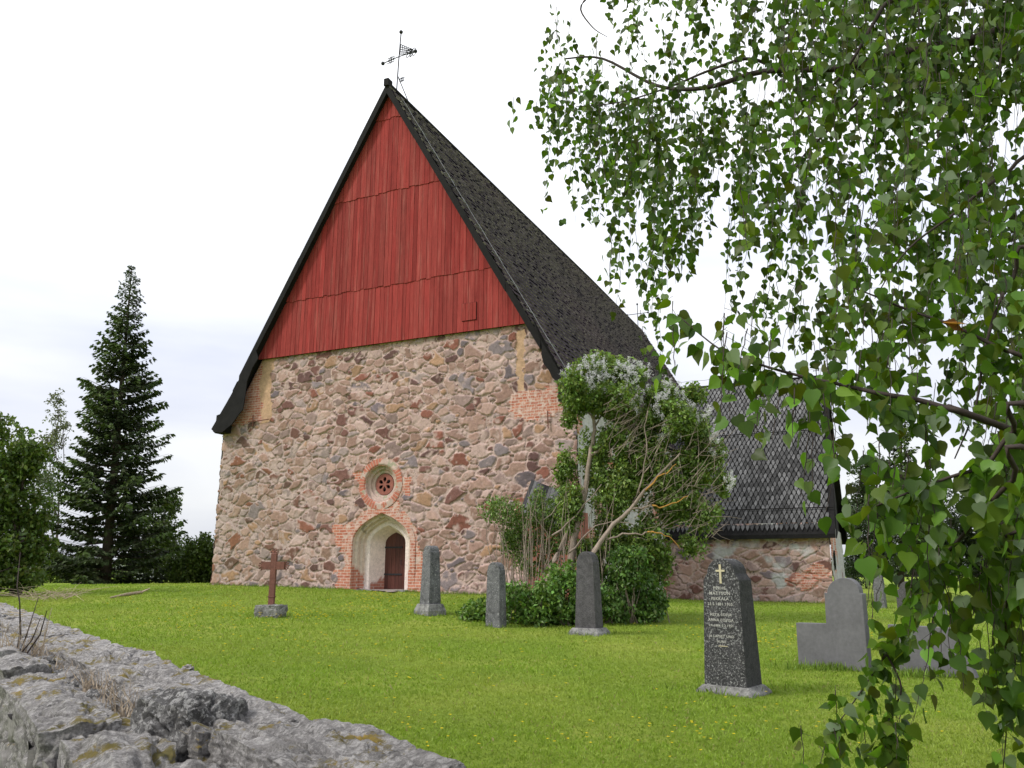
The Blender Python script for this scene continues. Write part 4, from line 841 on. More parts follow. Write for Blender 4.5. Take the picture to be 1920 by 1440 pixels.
# ------------------------------------------------------------------ foliage clouds
def cloud(c, rad, n_, seed, hollow=.35, rough=.5):
    r = np.random.default_rng(seed); c = np.asarray(c); rad = np.asarray(rad); out = []
    while sum(map(len, out)) < n_:
        q = r.normal(0, 1, (n_ * 2, 3)); q /= np.linalg.norm(q, axis=1, keepdims=True); rr_ = hollow + (1 - hollow) * r.random((n_ * 2, 1)) ** .7; q = q * rr_; p = c + q * rad
        f_ = fbm(p, 1.8 / max(.3, float(min(rad))), 3, seed) ; k_ = f_ > (-.35 + rough * rr_[:, 0]) - .1; out.append(p[k_])
    return np.concatenate(out)[:n_]
def limb(mb, p, q, r0, r1, seed, k=6, sag=.0, wob=.06):
    rr_ = np.random.default_rng(seed); p, q = np.asarray(p), np.asarray(q); L_ = np.linalg.norm(q - p); n_ = 6
    pts = [p + (q - p) * i / n_ + rr_.normal(0, wob * L_ / 3, 3) * (0 < i < n_) + np.array([0, 0, sag * L_ * math.sin(math.pi * i / n_)]) for i in range(n_ + 1)]
    mb.tube(pts, np.linspace(r0, r1, n_ + 1), k); return pts

def spruce(px, base_y, top_y, depth, wpx, label, seed, nwh=46, skew=0, lowcut=.035, dense=1.0, group=None):
    b0 = at(px, base_y, depth); b0[2] = gz(b0[0], b0[1])[0] - .1; tp_ = at(px + skew, top_y, depth); H = tp_[2] - b0[2]; Rm = wpx / FPX * depth * 1.10
    t = thing('spruce_tree', label, 'tree', tuple(b0), group=group); r = np.random.default_rng(seed); lean = (tp_ - b0)[:2] / H
    mb = MB(); mb.tube([(lean[0] * z, lean[1] * z, z) for z in np.linspace(0, H * .98, 10)], np.linspace(H * .017, .02, 10), 8); mb.build('trunk', M['darkbark'], t, True)
    P = []; D = []; SZ = []; bm = MB()
    for i in range(nwh):
        f = lowcut + (1 - lowcut) * (i / nwh) ** .95; z = H * f; Rz = Rm * (1 - f) ** .92 * (1 - .12 * max(0, .22 - f) / .22) * 1.05
        for j in range(r.integers(6, 9)):
            a = r.random() * 2 * math.pi; L_ = Rz * r.uniform(.62, 1.15) + .05; dr_ = -.30 + .55 * f; n_ = max(4, int(L_ / .16)); 
            tt_ = np.linspace(0, 1, n_); ca, sa = math.cos(a), math.sin(a); zz_ = z + L_ * (dr_ * tt_ + .30 * tt_ ** 2.2) + r.normal(0, .02)
            pts = np.c_[lean[0] * z + ca * L_ * tt_, lean[1] * z + sa * L_ * tt_, zz_]
            bm.tube(pts[[0, n_ // 2, n_ - 1]], [.03 * L_ ** .5, .015, .005], 3, cap=False)
            for k_ in range(1, n_):
                if tt_[k_] < .16: continue
                wd = L_ * .26 * (1.1 - tt_[k_]) + .14; m_ = max(2, int(8 * dense))
                for _ in range(m_):
                    sd = r.choice([-1, 1]); o_ = r.random() * wd; P.append(pts[k_] + np.array([-sa * sd * o_ * .8 + ca * o_ * .3, ca * sd * o_ * .8 + sa * o_ * .3, -.10 * r.random() - .25 * o_]))
                    D.append((ca * .8 - sa * sd * .8 + r.normal(0, .25), sa * .8 + ca * sd * .8 + r.normal(0, .25), -.35 + r.normal(0, .3))); SZ.append((.15 + .17 * r.random() + .05 * L_ / 3) * min(1, .35 + 2.2 * (1 - f)))
    bm.build('branch', M['darkbark'], t); P = np.array(P); D = np.array(D); n_ = len(P); N = r.normal(0, .5, (n_, 3)); N[:, 2] += 1
    c = gcol(n_, (.038, .060, .022), .34, .35, seed); tips = np.hypot(P[:, 0], P[:, 1]) / (Rm * (1 - P[:, 2] / H).clip(.05, 1)); c[tips > .85] *= np.array([1.5, 1.6, 1.1])
    leaves('foliage', P, np.array(SZ), c, M['needle'], t, D=D, N=N, shape='spray'); return t
spruce(196, 1098, 492, 46, 118, 'tall dark spruce rising above the lawn left of the church', 3, 58, skew=52, dense=1.2)
spruce(1690, 1105, 748, 58, 62, 'dark spruce behind the sacristy seen through birch leaves', 8, 34, lowcut=.12)
spruce(1880, 1105, 800, 60, 70, 'dark spruce at the right edge, mostly hidden by birch leaves', 9, 30, lowcut=.1)

def broad(name, label, cat, base, blobs, depth, nl, ls, col, seed, trunk=.16, flowers=None, group=None, hollow=.3, limbs=True, bark='darkbark', yel=.3, rough=.5, white=False):
    b0 = at(base[0], base[1], depth); b0[2] = gz(b0[0], b0[1])[0] - .05
    t = thing(name, label, cat, tuple(b0), group=group); mb = MB(); P = []; r = np.random.default_rng(seed); sc = depth / FPX; tot = sum(bl[2] * bl[3] for bl in blobs)
    cs = []
    for i, (x, y, rx, ry) in enumerate(blobs):
        c = at(x, y, depth + r.normal(0, rx * sc * .4)) - b0; cs.append(c); P.append(cloud(c, (rx * sc, rx * sc * .9, ry * sc), int(nl * rx * ry / tot), seed + i, hollow, rough))
    top = max(c[2] for c in cs); mid = np.array([0, 0, top * .35]); mb.tube([(0, 0, 0), tuple(mid * .6 + [.02, 0, 0]), tuple(mid)], [trunk, trunk * .8, trunk * .7], 7)
    for i, c in enumerate(cs):
        limb(mb, mid * r.uniform(.5, 1), c, trunk * .5, .015, seed + i)
        for k_ in range(4): 
            q = P[i][r.integers(len(P[i]))]; limb(mb, c * .75 + mid * .25, q, .03, .008, seed * 7 + k_ + i, 4)
    mb.build('trunk', M[bark], t, True); P = np.concatenate(P); n_ = len(P); D = r.normal(0, 1, (n_, 3)); D[:, 2] -= .5
    leaves('foliage', P, ls * r.uniform(.7, 1.3, n_), gcol(n_, col, .28, yel, seed), M['leaf'], t, D=D)
    if flowers: 
        k_ = flowers(P) if callable(flowers) else r.random(n_) < flowers; Q = P[k_]; Q = np.repeat(Q, 5, 0) + r.normal(0, .07, (len(Q) * 5, 3)); leaves('blossom', Q, .07, np.tile([.62, .62, .62], (len(Q), 1)), M['flower'], t)
    return t
broad('broadleaf_tree', 'leafy green tree cut by the left edge of the view', 'tree', (30, 1105), [(10, 900, 60, 90), (45, 850, 45, 50), (-20, 1010, 90, 80), (70, 960, 30, 40), (60, 1030, 45, 35), (-10, 810, 50, 35), (20, 1080, 60, 30)], 27, 15000, .17, (.070, .125, .024), 5, .2, yel=.5)
broad('birch_tree', 'thin pale birch with airy crown behind the spruce', 'tree', (95, 1095), [(105, 760, 22, 40), (92, 830, 34, 50), (118, 800, 20, 40), (90, 900, 36, 50)], 62, 2600, .20, (.11, .13, .075), 6, .12, hollow=.1, rough=.9)
broad('broadleaf_tree', 'loose grey-green tree between the spruce and the church', 'tree', (290, 1098), [(312, 950, 28, 28), (300, 1000, 42, 40), (322, 1040, 28, 40), (270, 1050, 40, 30)], 60, 6500, .24, (.08, .12, .045), 7, .15)
broad('bush', 'round dark green bush against the left corner of the church', 'bush', (370, 1096), [(372, 1030, 36, 34), (350, 1065, 40, 34), (398, 1060, 26, 42), (385, 1075, 40, 26)], 48, 8000, .19, (.06, .10, .02), 8, .1)
for i, (x, rx, col_, lb) in enumerate(((75, 32, (.085, .14, .02), 'bright green shrub at the lawn edge beside the pale trunk'), (130, 30, (.06, .11, .018), 'low green shrub under the left side of the spruce'), (232, 22, (.09, .145, .025), 'bright shrub right of the spruce trunk'), (185, 20, (.045, .08, .015), 'small dark shrub at the spruce foot'), (325, 30, (.05, .085, .018), 'low shrub left of the round bush'))):
    broad('shrub', lb, 'shrub', (x, 1100), [(x, 1082, rx, 18), (x + 8, 1074, rx * .6, 15)], 56 + i, 1500, .17, col_, 20 + i, .05)
broad('broadleaf_tree', 'tall loose tree just right of the sacristy roof', 'tree', (1630, 1105), [(1615, 900, 30, 45), (1635, 950, 40, 50), (1600, 970, 26, 40), (1640, 870, 22, 24)], 66, 7000, .24, (.055, .085, .035), 31, .15, rough=.8)
broad('lilac_bush', 'white-flowering bush beside the sacristy end wall', 'bush', (1625, 1108), [(1618, 1000, 32, 55), (1640, 1040, 44, 55), (1605, 1065, 22, 40)], 54, 7500, .17, (.03, .055, .018), 32, .08, flowers=.05)
broad('broadleaf_tree', 'dark tree behind the far graves on the right', 'tree', (1770, 1110), [(1760, 980, 70, 80), (1720, 1040, 50, 50), (1800, 1030, 60, 60)], 62, 9000, .26, (.032, .055, .016), 33, .18)
broad('broadleaf_tree', 'dark green tree at the right edge behind the spruce', 'tree', (1900, 1110), [(1890, 960, 80, 100), (1940, 1040, 60, 60), (1850, 1050, 50, 50)], 64, 9000, .26, (.032, .055, .016), 34, .18)
# the far wood
P = []; r = np.random.default_rng(77)
for i in range(80):
    a = R(-50 + 100 * i / 80); d = 150 + 30 * r.random(); c = np.array([math.sin(a) * d, math.cos(a) * d, 1.2]); P.append(cloud(c, (6, 5, 2.0 + 1.6 * r.random()), 420, 200 + i, .2))
P = np.concatenate(P); tag(leaves('far_wood', P, .9, gcol(len(P), (.035, .06, .022), .3, .2), M['leaf'], None), 'distant line of dark trees beyond the churchyard', 'wood', kind='stuff')
# white house glimpsed behind the spruce
q = at(272, 1094, 75); q[2] = gz(q[0], q[1])[0] - .1; hs_ = thing('white_house', 'small white wooden house glimpsed under the trees behind the spruce', 'house', tuple(q), R(12))
wm = simple('white_boarding', (.62, .64, .66), .7, .08, 3); MB().prism([(-2.6, 0), (2.6, 0), (2.6, 1.9), (0, 2.7), (-2.6, 1.9)], 0, 6).build('wall', wm, hs_)
mb = MB(); mb.add([(-2.9, -.3, 1.8), (0, -.3, 2.85), (0, 6.3, 2.85), (-2.9, 6.3, 1.8), (2.9, -.3, 1.8), (2.9, 6.3, 1.8), (-2.9, -.3, 1.7), (0, -.3, 2.75), (2.9, -.3, 1.7)], [(0, 1, 2, 3), (1, 4, 5, 2), (0, 6, 7, 1), (1, 7, 8, 4)]); mb.build('roof', M['slate'], hs_)
for x in (-1.4, 1.0): MB().box((x - .4, -.03, .7), (x + .4, .02, 1.5)).build('window', M['black'], hs_)
for i, (x, lb) in enumerate(((33, 'pale birch trunk at the lawn edge, left one of two'), (48, 'pale birch trunk at the lawn edge, right one of two'))):
    q = at(x, 1100, 40); q[2] = gz(q[0], q[1])[0]; t = thing('birch_tree', lb, 'tree', tuple(q), group='pale birch trunks at the lawn edge'); bm_ = lichen_stone('birch_bark', (.52, .52, .52), (.6, .6, .58), .5, .6, dark=(.05, .05, .05)) if i == 0 else bm_
    mb = MB(); mb.tube([(0, 0, 0), (.1, 0, 1.5), (-.1, 0, 4)], [.16, .13, .08], 8); mb.build('trunk', bm_, t, True)
    Pq = cloud((-.3, 0, 4), (1.6, 1.5, 1.8), 1500, 400 + i); leaves('crown', Pq, .14, gcol(len(Pq), (.04, .075, .018), .3, .3), M['leaf'], t)

# fallen branch and brushwood on the lawn
g = gh(236, 1131); mb = MB(); e1, e2_ = gh(206, 1131), gh(262, 1129); mb.tube([e1 + [0, 0, .05], (e1 + e2_) / 2 + [0, 0, .08], e2_ + [0, 0, .07]], [.025, .045, .06], 6); mb.tube([e2_ + [0, 0, .07], e2_ + [.25, .1, .2]], [.04, .02], 5)
tag(mb.build('fallen_branch', M['drytwig']), 'bare fallen branch lying on the lawn in front of the spruce', 'branch')
mb = MB(); r = np.random.default_rng(6)
for i in range(70):
    c = gh(r.uniform(45, 135), r.uniform(1118, 1130)); d = r.normal(0, 1, 3) * [.7, .4, .12]; mb.tube([c + [0, 0, .05], c + d * .5 + [0, 0, .15 + r.random() * .1], c + d + [0, 0, .05 + r.random() * .25]], [.008, .006, .003], 3, cap=False)
tag(mb.build('brushwood_pile', M['drytwig']), 'low pile of thin brown twigs on the lawn near the stone wall', 'twigs', kind='stuff')

# thin iron cross by the sacristy wall
q = gh(1429, 1124); mb = MB(); t = thing('iron_cross', 'small dark iron grave cross standing before the sacristy wall', 'cross', tuple(q), yaw(30))
mb.box((-.035, -.02, 0), (.035, .02, 1.5)); mb.box((-.27, -.015, 1.0), (-.036, .015, 1.08)); mb.box((.036, -.015, 1.0), (.27, .015, 1.08)); 
for p in ((-.27, 1.04), (.27, 1.04), (0, 1.5)): mb.ball((p[0], 0, p[1]), .06, 5)
mb.build('cross', M['rust'], t)

# ------------------------------------------------------------------ lilac by the church corner
LD = 19.6; lb0 = gh(1090, 1150); lil = thing('lilac_tree', 'old white lilac with leaning bare trunks and blossoming crown at the church corner', 'tree', tuple(lb0))
def lp(pts, dp=LD, jz=.0): return [at(x, y, 1.085 * dp + (jz * i)) - lb0 for i, (x, y) in enumerate(pts)]
def stem(pts, r0, r1, dp=LD, jz=0, name='trunk', mat='bark'):
    mb = MB(); P = lp(pts, dp, jz); Q = []
    for i in range(len(P) - 1):
        for q in np.linspace(0, 1, 4)[:-1]: Q.append(P[i] * (1 - q) + P[i + 1] * q + np.random.default_rng(i * 7 + int(q * 9)).normal(0, .012, 3))
    Q.append(P[-1]); mb.tube(Q, np.linspace(r0, r1, len(Q)), 7); return mb.build(name, M[mat], lil, True)
stem([(1062, 1100), (1075, 1020), (1080, 986), (1093, 939), (1103, 881), (1109, 842), (1115, 807), (1113, 772), (1112, 740)], .10, .035, 19.6)
stem([(1095, 1090), (1105, 1048), (1132, 1005), (1159, 974), (1183, 955), (1210, 920), (1233, 893), (1249, 877), (1275, 850)], .075, .02, 18.8)
stem([(1020, 1110), (1035, 1060), (1050, 1029), (1078, 963), (1100, 925)], .085, .04, 19.8)
orange = simple('lichened_branch', (.42, .22, .05), .9, .3, 20); M['orange'] = orange
for pts, r0, r1, dp, mt in (([(1109, 854), (1130, 838), (1148, 827), (1175, 811), (1200, 780)], .045, .015, 19.5, 'bark'), ([(1183, 955), (1210, 950), (1222, 948)], .03, .022, 18.8, 'bark'), ([(1222, 948), (1241, 951), (1268, 941), (1290, 930)], .024, .01, 18.8, 'orange'),
    ([(1136, 1013), (1167, 1000), (1202, 1002), (1214, 998)], .028, .02, 18.8, 'bark'), ([(1214, 998), (1222, 996), (1245, 1003), (1260, 1009), (1275, 1030)], .022, .008, 18.8, 'orange'), ([(1187, 943), (1206, 889), (1212, 834), (1208, 796), (1215, 770)], .022, .01, 18.7, 'bark'), ([(1206, 889), (1225, 860), (1240, 825)], .016, .008, 18.7, 'bark'),
    ([(1210, 920), (1233, 893), (1249, 887), (1268, 870)], .024, .01, 18.75, 'orange'), ([(1035, 1005), (1060, 985), (1078, 967), (1105, 935), (1128, 908)], .03, .012, 19.3, 'bark'), ([(1066, 1037), (1085, 1018), (1101, 998), (1124, 982), (1155, 978), (1190, 985)], .026, .012, 19.2, 'bark'), ([(1115, 800), (1130, 770), (1150, 740)], .03, .012, 19.6, 'bark'), ([(1113, 790), (1095, 760), (1080, 730)], .03, .012, 19.6, 'bark'), ([(1140, 855), (1155, 830), (1160, 800)], .014, .008, 19.3, 'bark'), ([(1020, 975), (1040, 955), (1050, 940)], .012, .008, 19, 'bark')):
    stem(pts, r0, r1, dp, 0, 'branch', mt)
mb = MB(); r = np.random.default_rng(12)
for i in range(60):   # sprouts
    x = r.uniform(975, 1150); y0 = r.uniform(1040, 1105); hgt = r.uniform(60, 190); y1 = y0 - hgt; P = lp([(x, y0), (x + r.normal(0, 5), y0 - hgt * .5), (x + r.normal(0, 12), y1)], r.uniform(18.9, 20.6)); mb.tube(P, [.011, .008, .004], 4, cap=False)
for i in range(330):   # fine bare twigs inside the crown
    x = r.uniform(1130, 1340); y = r.uniform(800, 1010) if x > 1180 else r.uniform(740, 860); a = r.normal(-.7, .5); L_ = r.uniform(20, 60); P = lp([(x, y), (x + L_ * .5 * math.cos(a) + r.normal(0, 3), y + L_ * .5 * math.sin(a)), (x + L_ * math.cos(a), y + L_ * math.sin(a) + r.normal(0, 5))], r.uniform(18.5, 20)); mb.tube(P, [.008, .006, .003], 3, cap=False)
mb.build('sprouts', M['bark'], lil)
blobs = [(1120, 700, 68, 42, 1.5), (1075, 725, 30, 40, .8), (1175, 705, 40, 38, 1.1), (1150, 750, 60, 38, 1.1), (1070, 780, 24, 40, .35), (1240, 745, 34, 36, 1.1), (1255, 790, 50, 42, 1.2), (1300, 800, 38, 48, 1.1), (1330, 850, 34, 44, .8), (1355, 905, 24, 30, .7), (1290, 880, 55, 45, .9), (1220, 840, 45, 50, .8), (1265, 950, 50, 50, .75), (1315, 960, 38, 42, .55), (1300, 1020, 28, 30, .4), (1180, 900, 50, 60, .6), (1120, 880, 30, 50, .5), (1215, 1010, 45, 50, .8), (1060, 880, 26, 55, .5), (1070, 950, 30, 50, .6), (1200, 1060, 45, 40, .9), (1150, 1000, 40, 50, .7), (1110, 1040, 40, 40, .8), (1245, 905, 45, 45, .8), (1150, 830, 40, 40, .6), (1245, 1060, 24, 40, .5), (1105, 850, 26, 60, .3), (1150, 930, 45, 60, .35), (1105, 755, 40, 24, .8), (1200, 790, 45, 45, .65), (1180, 860, 40, 60, .4), (1300, 740, 26, 26, .8)]
P = []; r = np.random.default_rng(3); LD = 21.3; sc = LD / FPX
for i, (x, y, rx, ry, dn) in enumerate(blobs):
    dpt = LD + (.2 if x > 1170 else .0) + r.normal(0, .25); P.append(cloud(at(x, y, dpt) - lb0, (rx * sc, rx * sc * 1.1, ry * sc), int(rx * ry * dn * 1.9), 60 + i, .15, .62))
P = np.concatenate(P); n_ = len(P); D = r.normal(0, 1, (n_, 3)); D[:, 2] -= .6
leaves('foliage', P, .105 * r.uniform(.65, 1.3, n_), gcol(n_, (.125, .205, .048), .36, .5, 2), M['leaf'], lil, D=D)
fl = []; fp = [(1125, 708, 78, 40, 62), (1185, 705, 42, 36, 30), (1085, 715, 34, 30, 20), (1205, 740, 48, 36, 26), (1260, 730, 30, 20, 16), (1300, 770, 34, 28, 22), (1265, 800, 30, 24, 10), (1340, 845, 14, 26, 9), (1368, 900, 8, 20, 12), (1345, 800, 10, 30, 8), (1230, 760, 10, 18, 8), (1240, 825, 12, 8, 4)]
for x, y, sx, sy, k_ in fp:
    for _ in range(int(k_ * .8)): 
        a = r.random() * 2 * math.pi; q = r.random() ** .5; fl.append(at(x + sx * q * math.cos(a), y + sy * q * math.sin(a), LD - .35 - r.random() * .5) - lb0)
Q = []; 
for p in fl:
    ax = r.normal(0, .45, 3) + [0, -.2, 1]; ax /= np.linalg.norm(ax); L_ = r.uniform(.10, .17); k_ = 55; t = r.random(k_); w_ = (1 - t) * .05 + .012
    Q.append(p + ax * (t * L_)[:, None] + r.normal(0, 1, (k_, 3)) * w_[:, None] * .75)
Q = np.concatenate(Q); leaves('blossom', Q, .036, np.clip(np.array([[.66, .65, .66]]) * np.exp(np.random.default_rng(1).normal(0, .15, (len(Q), 1))), 0, .8), M['flower'], lil)
# shrubs round its foot
def shrub(label, blobs, depth, ls, col_, seed, dens=.42, base=(1000, 1170)):
    b0 = gh(*base); t = thing('shrub', label, 'shrub', tuple(b0)); P = []; sc = depth / FPX; mb = MB(); r = np.random.default_rng(seed)
    for i, (x, y, rx, ry) in enumerate(blobs):
        c = at(x, y, depth + r.normal(0, .3)) - b0; c_ = cloud(c, (rx * sc, rx * sc, ry * sc), int(rx * ry * dens), seed + i, .3, .4); P.append(c_)
        for k_ in range(7): q = c_[r.integers(len(c_))]; limb(mb, [c[0] + r.normal(0, .1), c[1], 0], q, .016, .005, seed * 3 + k_ + i * 9, 4)
    P = np.concatenate(P); P = P[(P[:, 2] + b0[2]) > gz(P[:, 0] + b0[0], P[:, 1] + b0[1]) + .02]; n_ = len(P); D = r.normal(0, 1, (n_, 3)); D[:, 2] -= .5; mb.build('stems', M['bark'], t)
    leaves('foliage', P, ls * r.uniform(.7, 1.3, n_), gcol(n_, np.array(col_) * 1.2, .32, .4, seed), M['leaf'], t, D=D); return t
shrub('leafy green shrub thicket under the lilac trunks between two pillar gravestones', [(965, 1135, 40, 45), (1010, 1125, 50, 50), (1060, 1110, 50, 60), (1030, 1150, 60, 30), (1085, 1150, 40, 30)], 20.2, .11, (.085, .170, .034), 70, .75, (1020, 1178))
shrub('low green shrub left of the lichen-spotted pillar gravestone', [(900, 1148, 36, 26), (875, 1158, 22, 16), (925, 1140, 20, 30)], 20.2, .10, (.09, .175, .036), 80, .9, (890, 1172))
shrub('dark green shrub right of the smooth dark pillar gravestone', [(1165, 1105, 50, 60), (1210, 1120, 42, 50), (1140, 1135, 40, 38), (1185, 1150, 60, 24), (1235, 1130, 20, 30), (1180, 1065, 45, 45)], 21.0, .11, (.065, .135, .030), 90, .75, (1190, 1172))
shrub('tall leafy shrub with straight bare stems against the church wall', [(940, 955, 46, 28), (985, 985, 44, 40), (1025, 950, 36, 45), (1000, 1040, 46, 45), (960, 1010, 28, 35), (1045, 1010, 30, 50)], 22.6, .085, (.10, .165, .045), 100, .85, (1000, 1150))

# ------------------------------------------------------------------ the birch over the view
FAR = ["0304263578888888", "0343445687888888", "2888655356788887", "4789888877787871", "0599998877677781", "0278997876667785", "0145876775366776", "0005853472466666", "0003721166366655", "0001601567434455", "0000510125554444", "0000200002343333", "0000000000222233", "0000000000001133", "0000000000001122"]
NEAR = ["0000000025544444", "0000000034454444", "0000000034445553", "0000000154444541", "0000000154335431", "0000000242455654", "0000000431565676", "0000000211554577", "0000000000553547", "0000012000364426", "0000034122463336", "0000114514263136", "0000002354122146", "0000001311233346", "0000000002456667", "0000000001466678", "0000000000143678", "0000000000045778", "0000000000014688", "0000000000023567", "0000000000022234", "0000000000352033", "0000000001541013", "0000000004651023"]
NC, UPR = 24, 8          # the crown carries on to the right and above
def widen(G, top, right):
    G = [row + right(row) for row in G]
    return [top(G[0], k) for k in range(UPR, 0, -1)] + G
FAR = widen(FAR, lambda g, k: ''.join(str(min(7, int(c) + 1) if i >= k * .9 + 1 else 0) for i, c in enumerate(g)), lambda row: ''.join(str(max(0, int(row[15]) - (k // 3))) for k in range(8)))
NEAR = widen(NEAR, lambda g, k: ''.join(str(max(0, int(c) - k // 4)) for c in g), lambda row: ''.join(str(max(0, int(row[15]) - k // 2)) for k in range(8)))
def dens(G, x, y):
    i = int((x - 960) // 60); j = int(y // 60) + UPR
    return int(G[j][i]) / 10 if 0 <= i < NC and 0 <= j < len(G) else 0.
BT = np.array([3.6, 3.4, 0.0]); BT[2] = gz(BT[0], BT[1])[0]
birch = thing('birch_tree', 'birch whose leafy hanging branches fill the right side of the view', 'tree', tuple(BT))
birchbark = lichen_stone('birch_trunk_bark', (.50, .49, .47), (.6, .6, .58), .5, .62, dark=(.04, .035, .03), sc=.8)
mb = MB(); mb.tube([(0, 0, -.1), (.03, 0, 1.2), (-.02, .05, 3), (.0, .1, 5.5), (.05, .2, 9)], [.20, .16, .14, .11, .05], 12); mb.build('trunk', birchbark, birch, True)
def bp(pts): return [at(x, y, d) - BT for x, y, d in pts]
def smooth_path(P, k=5):
    P = np.array(P); n_ = len(P); out = []
    for i in range(n_ - 1):
        p0, p1, p2, p3 = P[max(i - 1, 0)], P[i], P[i + 1], P[min(i + 2, n_ - 1)]
        for q in np.linspace(0, 1, k, endpoint=False): out.append(.5 * ((2 * p1) + (p2 - p0) * q + (2 * p0 - 5 * p1 + 4 * p2 - p3) * q * q + (3 * p1 - p0 - 3 * p2 + p3) * q ** 3))
    out.append(P[-1]); return np.array(out)
BRL = []
def bbranch(pts, r0, r1, root=True, nl=0):
    P = bp(pts)
    if root: P = [np.array([0, .05, max(.8, P[0][2] - .35)])] + P
    S = smooth_path(P); mb = MB(); mb.tube(S, np.linspace(r0, r1, len(S)), 7); mb.build('branch', M['twig'], birch, True)
    if nl: BRL.append((S, nl, 1))
bbranch([(1990, 10, 4.0), (1850, 68, 4.2), (1730, 92, 4.4), (1655, 108, 4.5), (1570, 128, 4.7), (1430, 134, 5.0), (1320, 165, 5.2), (1230, 160, 5.5), (1130, 110, 5.7), (1060, 110, 5.8)], .042, .006)
bbranch([(1450, 125, 5.0), (1400, 110, 5.0), (1330, 132, 5.1), (1250, 165, 5.3), (1160, 192, 5.5), (1080, 200, 5.6)], .014, .003, False)
bbranch([(1950, 0, 2.9), (1800, -20, 2.9), (1675, 0, 3.0), (1640, 40, 3.0), (1600, 110, 3.0), (1555, 165, 3.1), (1500, 190, 3.1)], .016, .003)
bbranch([(1880, 800, 2.2), (1805, 775, 2.25), (1720, 750, 2.3), (1650, 738, 2.3), (1580, 722, 2.35), (1500, 705, 2.4), (1420, 682, 2.45), (1350, 655, 2.5), (1270, 590, 2.6)], .011, .0018, nl=125)
bbranch([(1990, 700, 2.5), (1880, 655, 2.5), (1790, 612, 2.55), (1700, 580, 2.6), (1640, 555, 2.6), (1600, 540, 2.6)], .009, .002, nl=60)
bbranch([(1990, 780, 2.1), (1900, 810, 2.1), (1850, 870, 2.15), (1780, 895, 2.2), (1700, 925, 2.2), (1640, 950, 2.2)], .009, .002, nl=70)
bbranch([(1990, 860, 2.0), (1900, 900, 2.0), (1800, 1010, 2.3), (1745, 1075, 2.6), (1705, 1165, 2.9), (1662, 1225, 3.0), (1612, 1300, 3.05), (1560, 1372, 3.1)], .008, .0015, nl=150)
bbranch([(1662, 1225, 3.0), (1690, 1290, 3.0), (1668, 1345, 3.0), (1660, 1400, 3.0), (1672, 1450, 3.0)], .004, .0015, False, nl=80)
bbranch([(1990, 1000, 2.2), (1900, 1080, 2.4), (1885, 1200, 2.7), (1890, 1320, 2.9), (1880, 1450, 3.0)], .006, .0015, nl=110)
bbranch([(1990, 300, 3.2), (1880, 330, 3.2), (1790, 400, 3.3), (1700, 470, 3.3), (1640, 560, 3.4)], .012, .002)
bbranch([(1990, 480, 2.6), (1900, 520, 2.6), (1850, 640, 2.6), (1830, 760, 2.6), (1790, 860, 2.6)], .010, .002)
bbranch([(1700, 98, 4.4), (1600, 200, 4.5), (1500, 300, 4.6), (1470, 380, 4.6)], .012, .002, False)
bbranch([(1470, 130, 4.9), (1480, 60, 4.9), (1500, -20, 4.9)], .01, .003, False)
bbranch([(1990, -60, 4.0), (1700, -50, 4.2), (1400, -40, 4.8), (1150, -20, 5.3), (1090, 10, 5.4), (1110, 50, 5.4), (1140, 70, 5.4)], .02, .002)
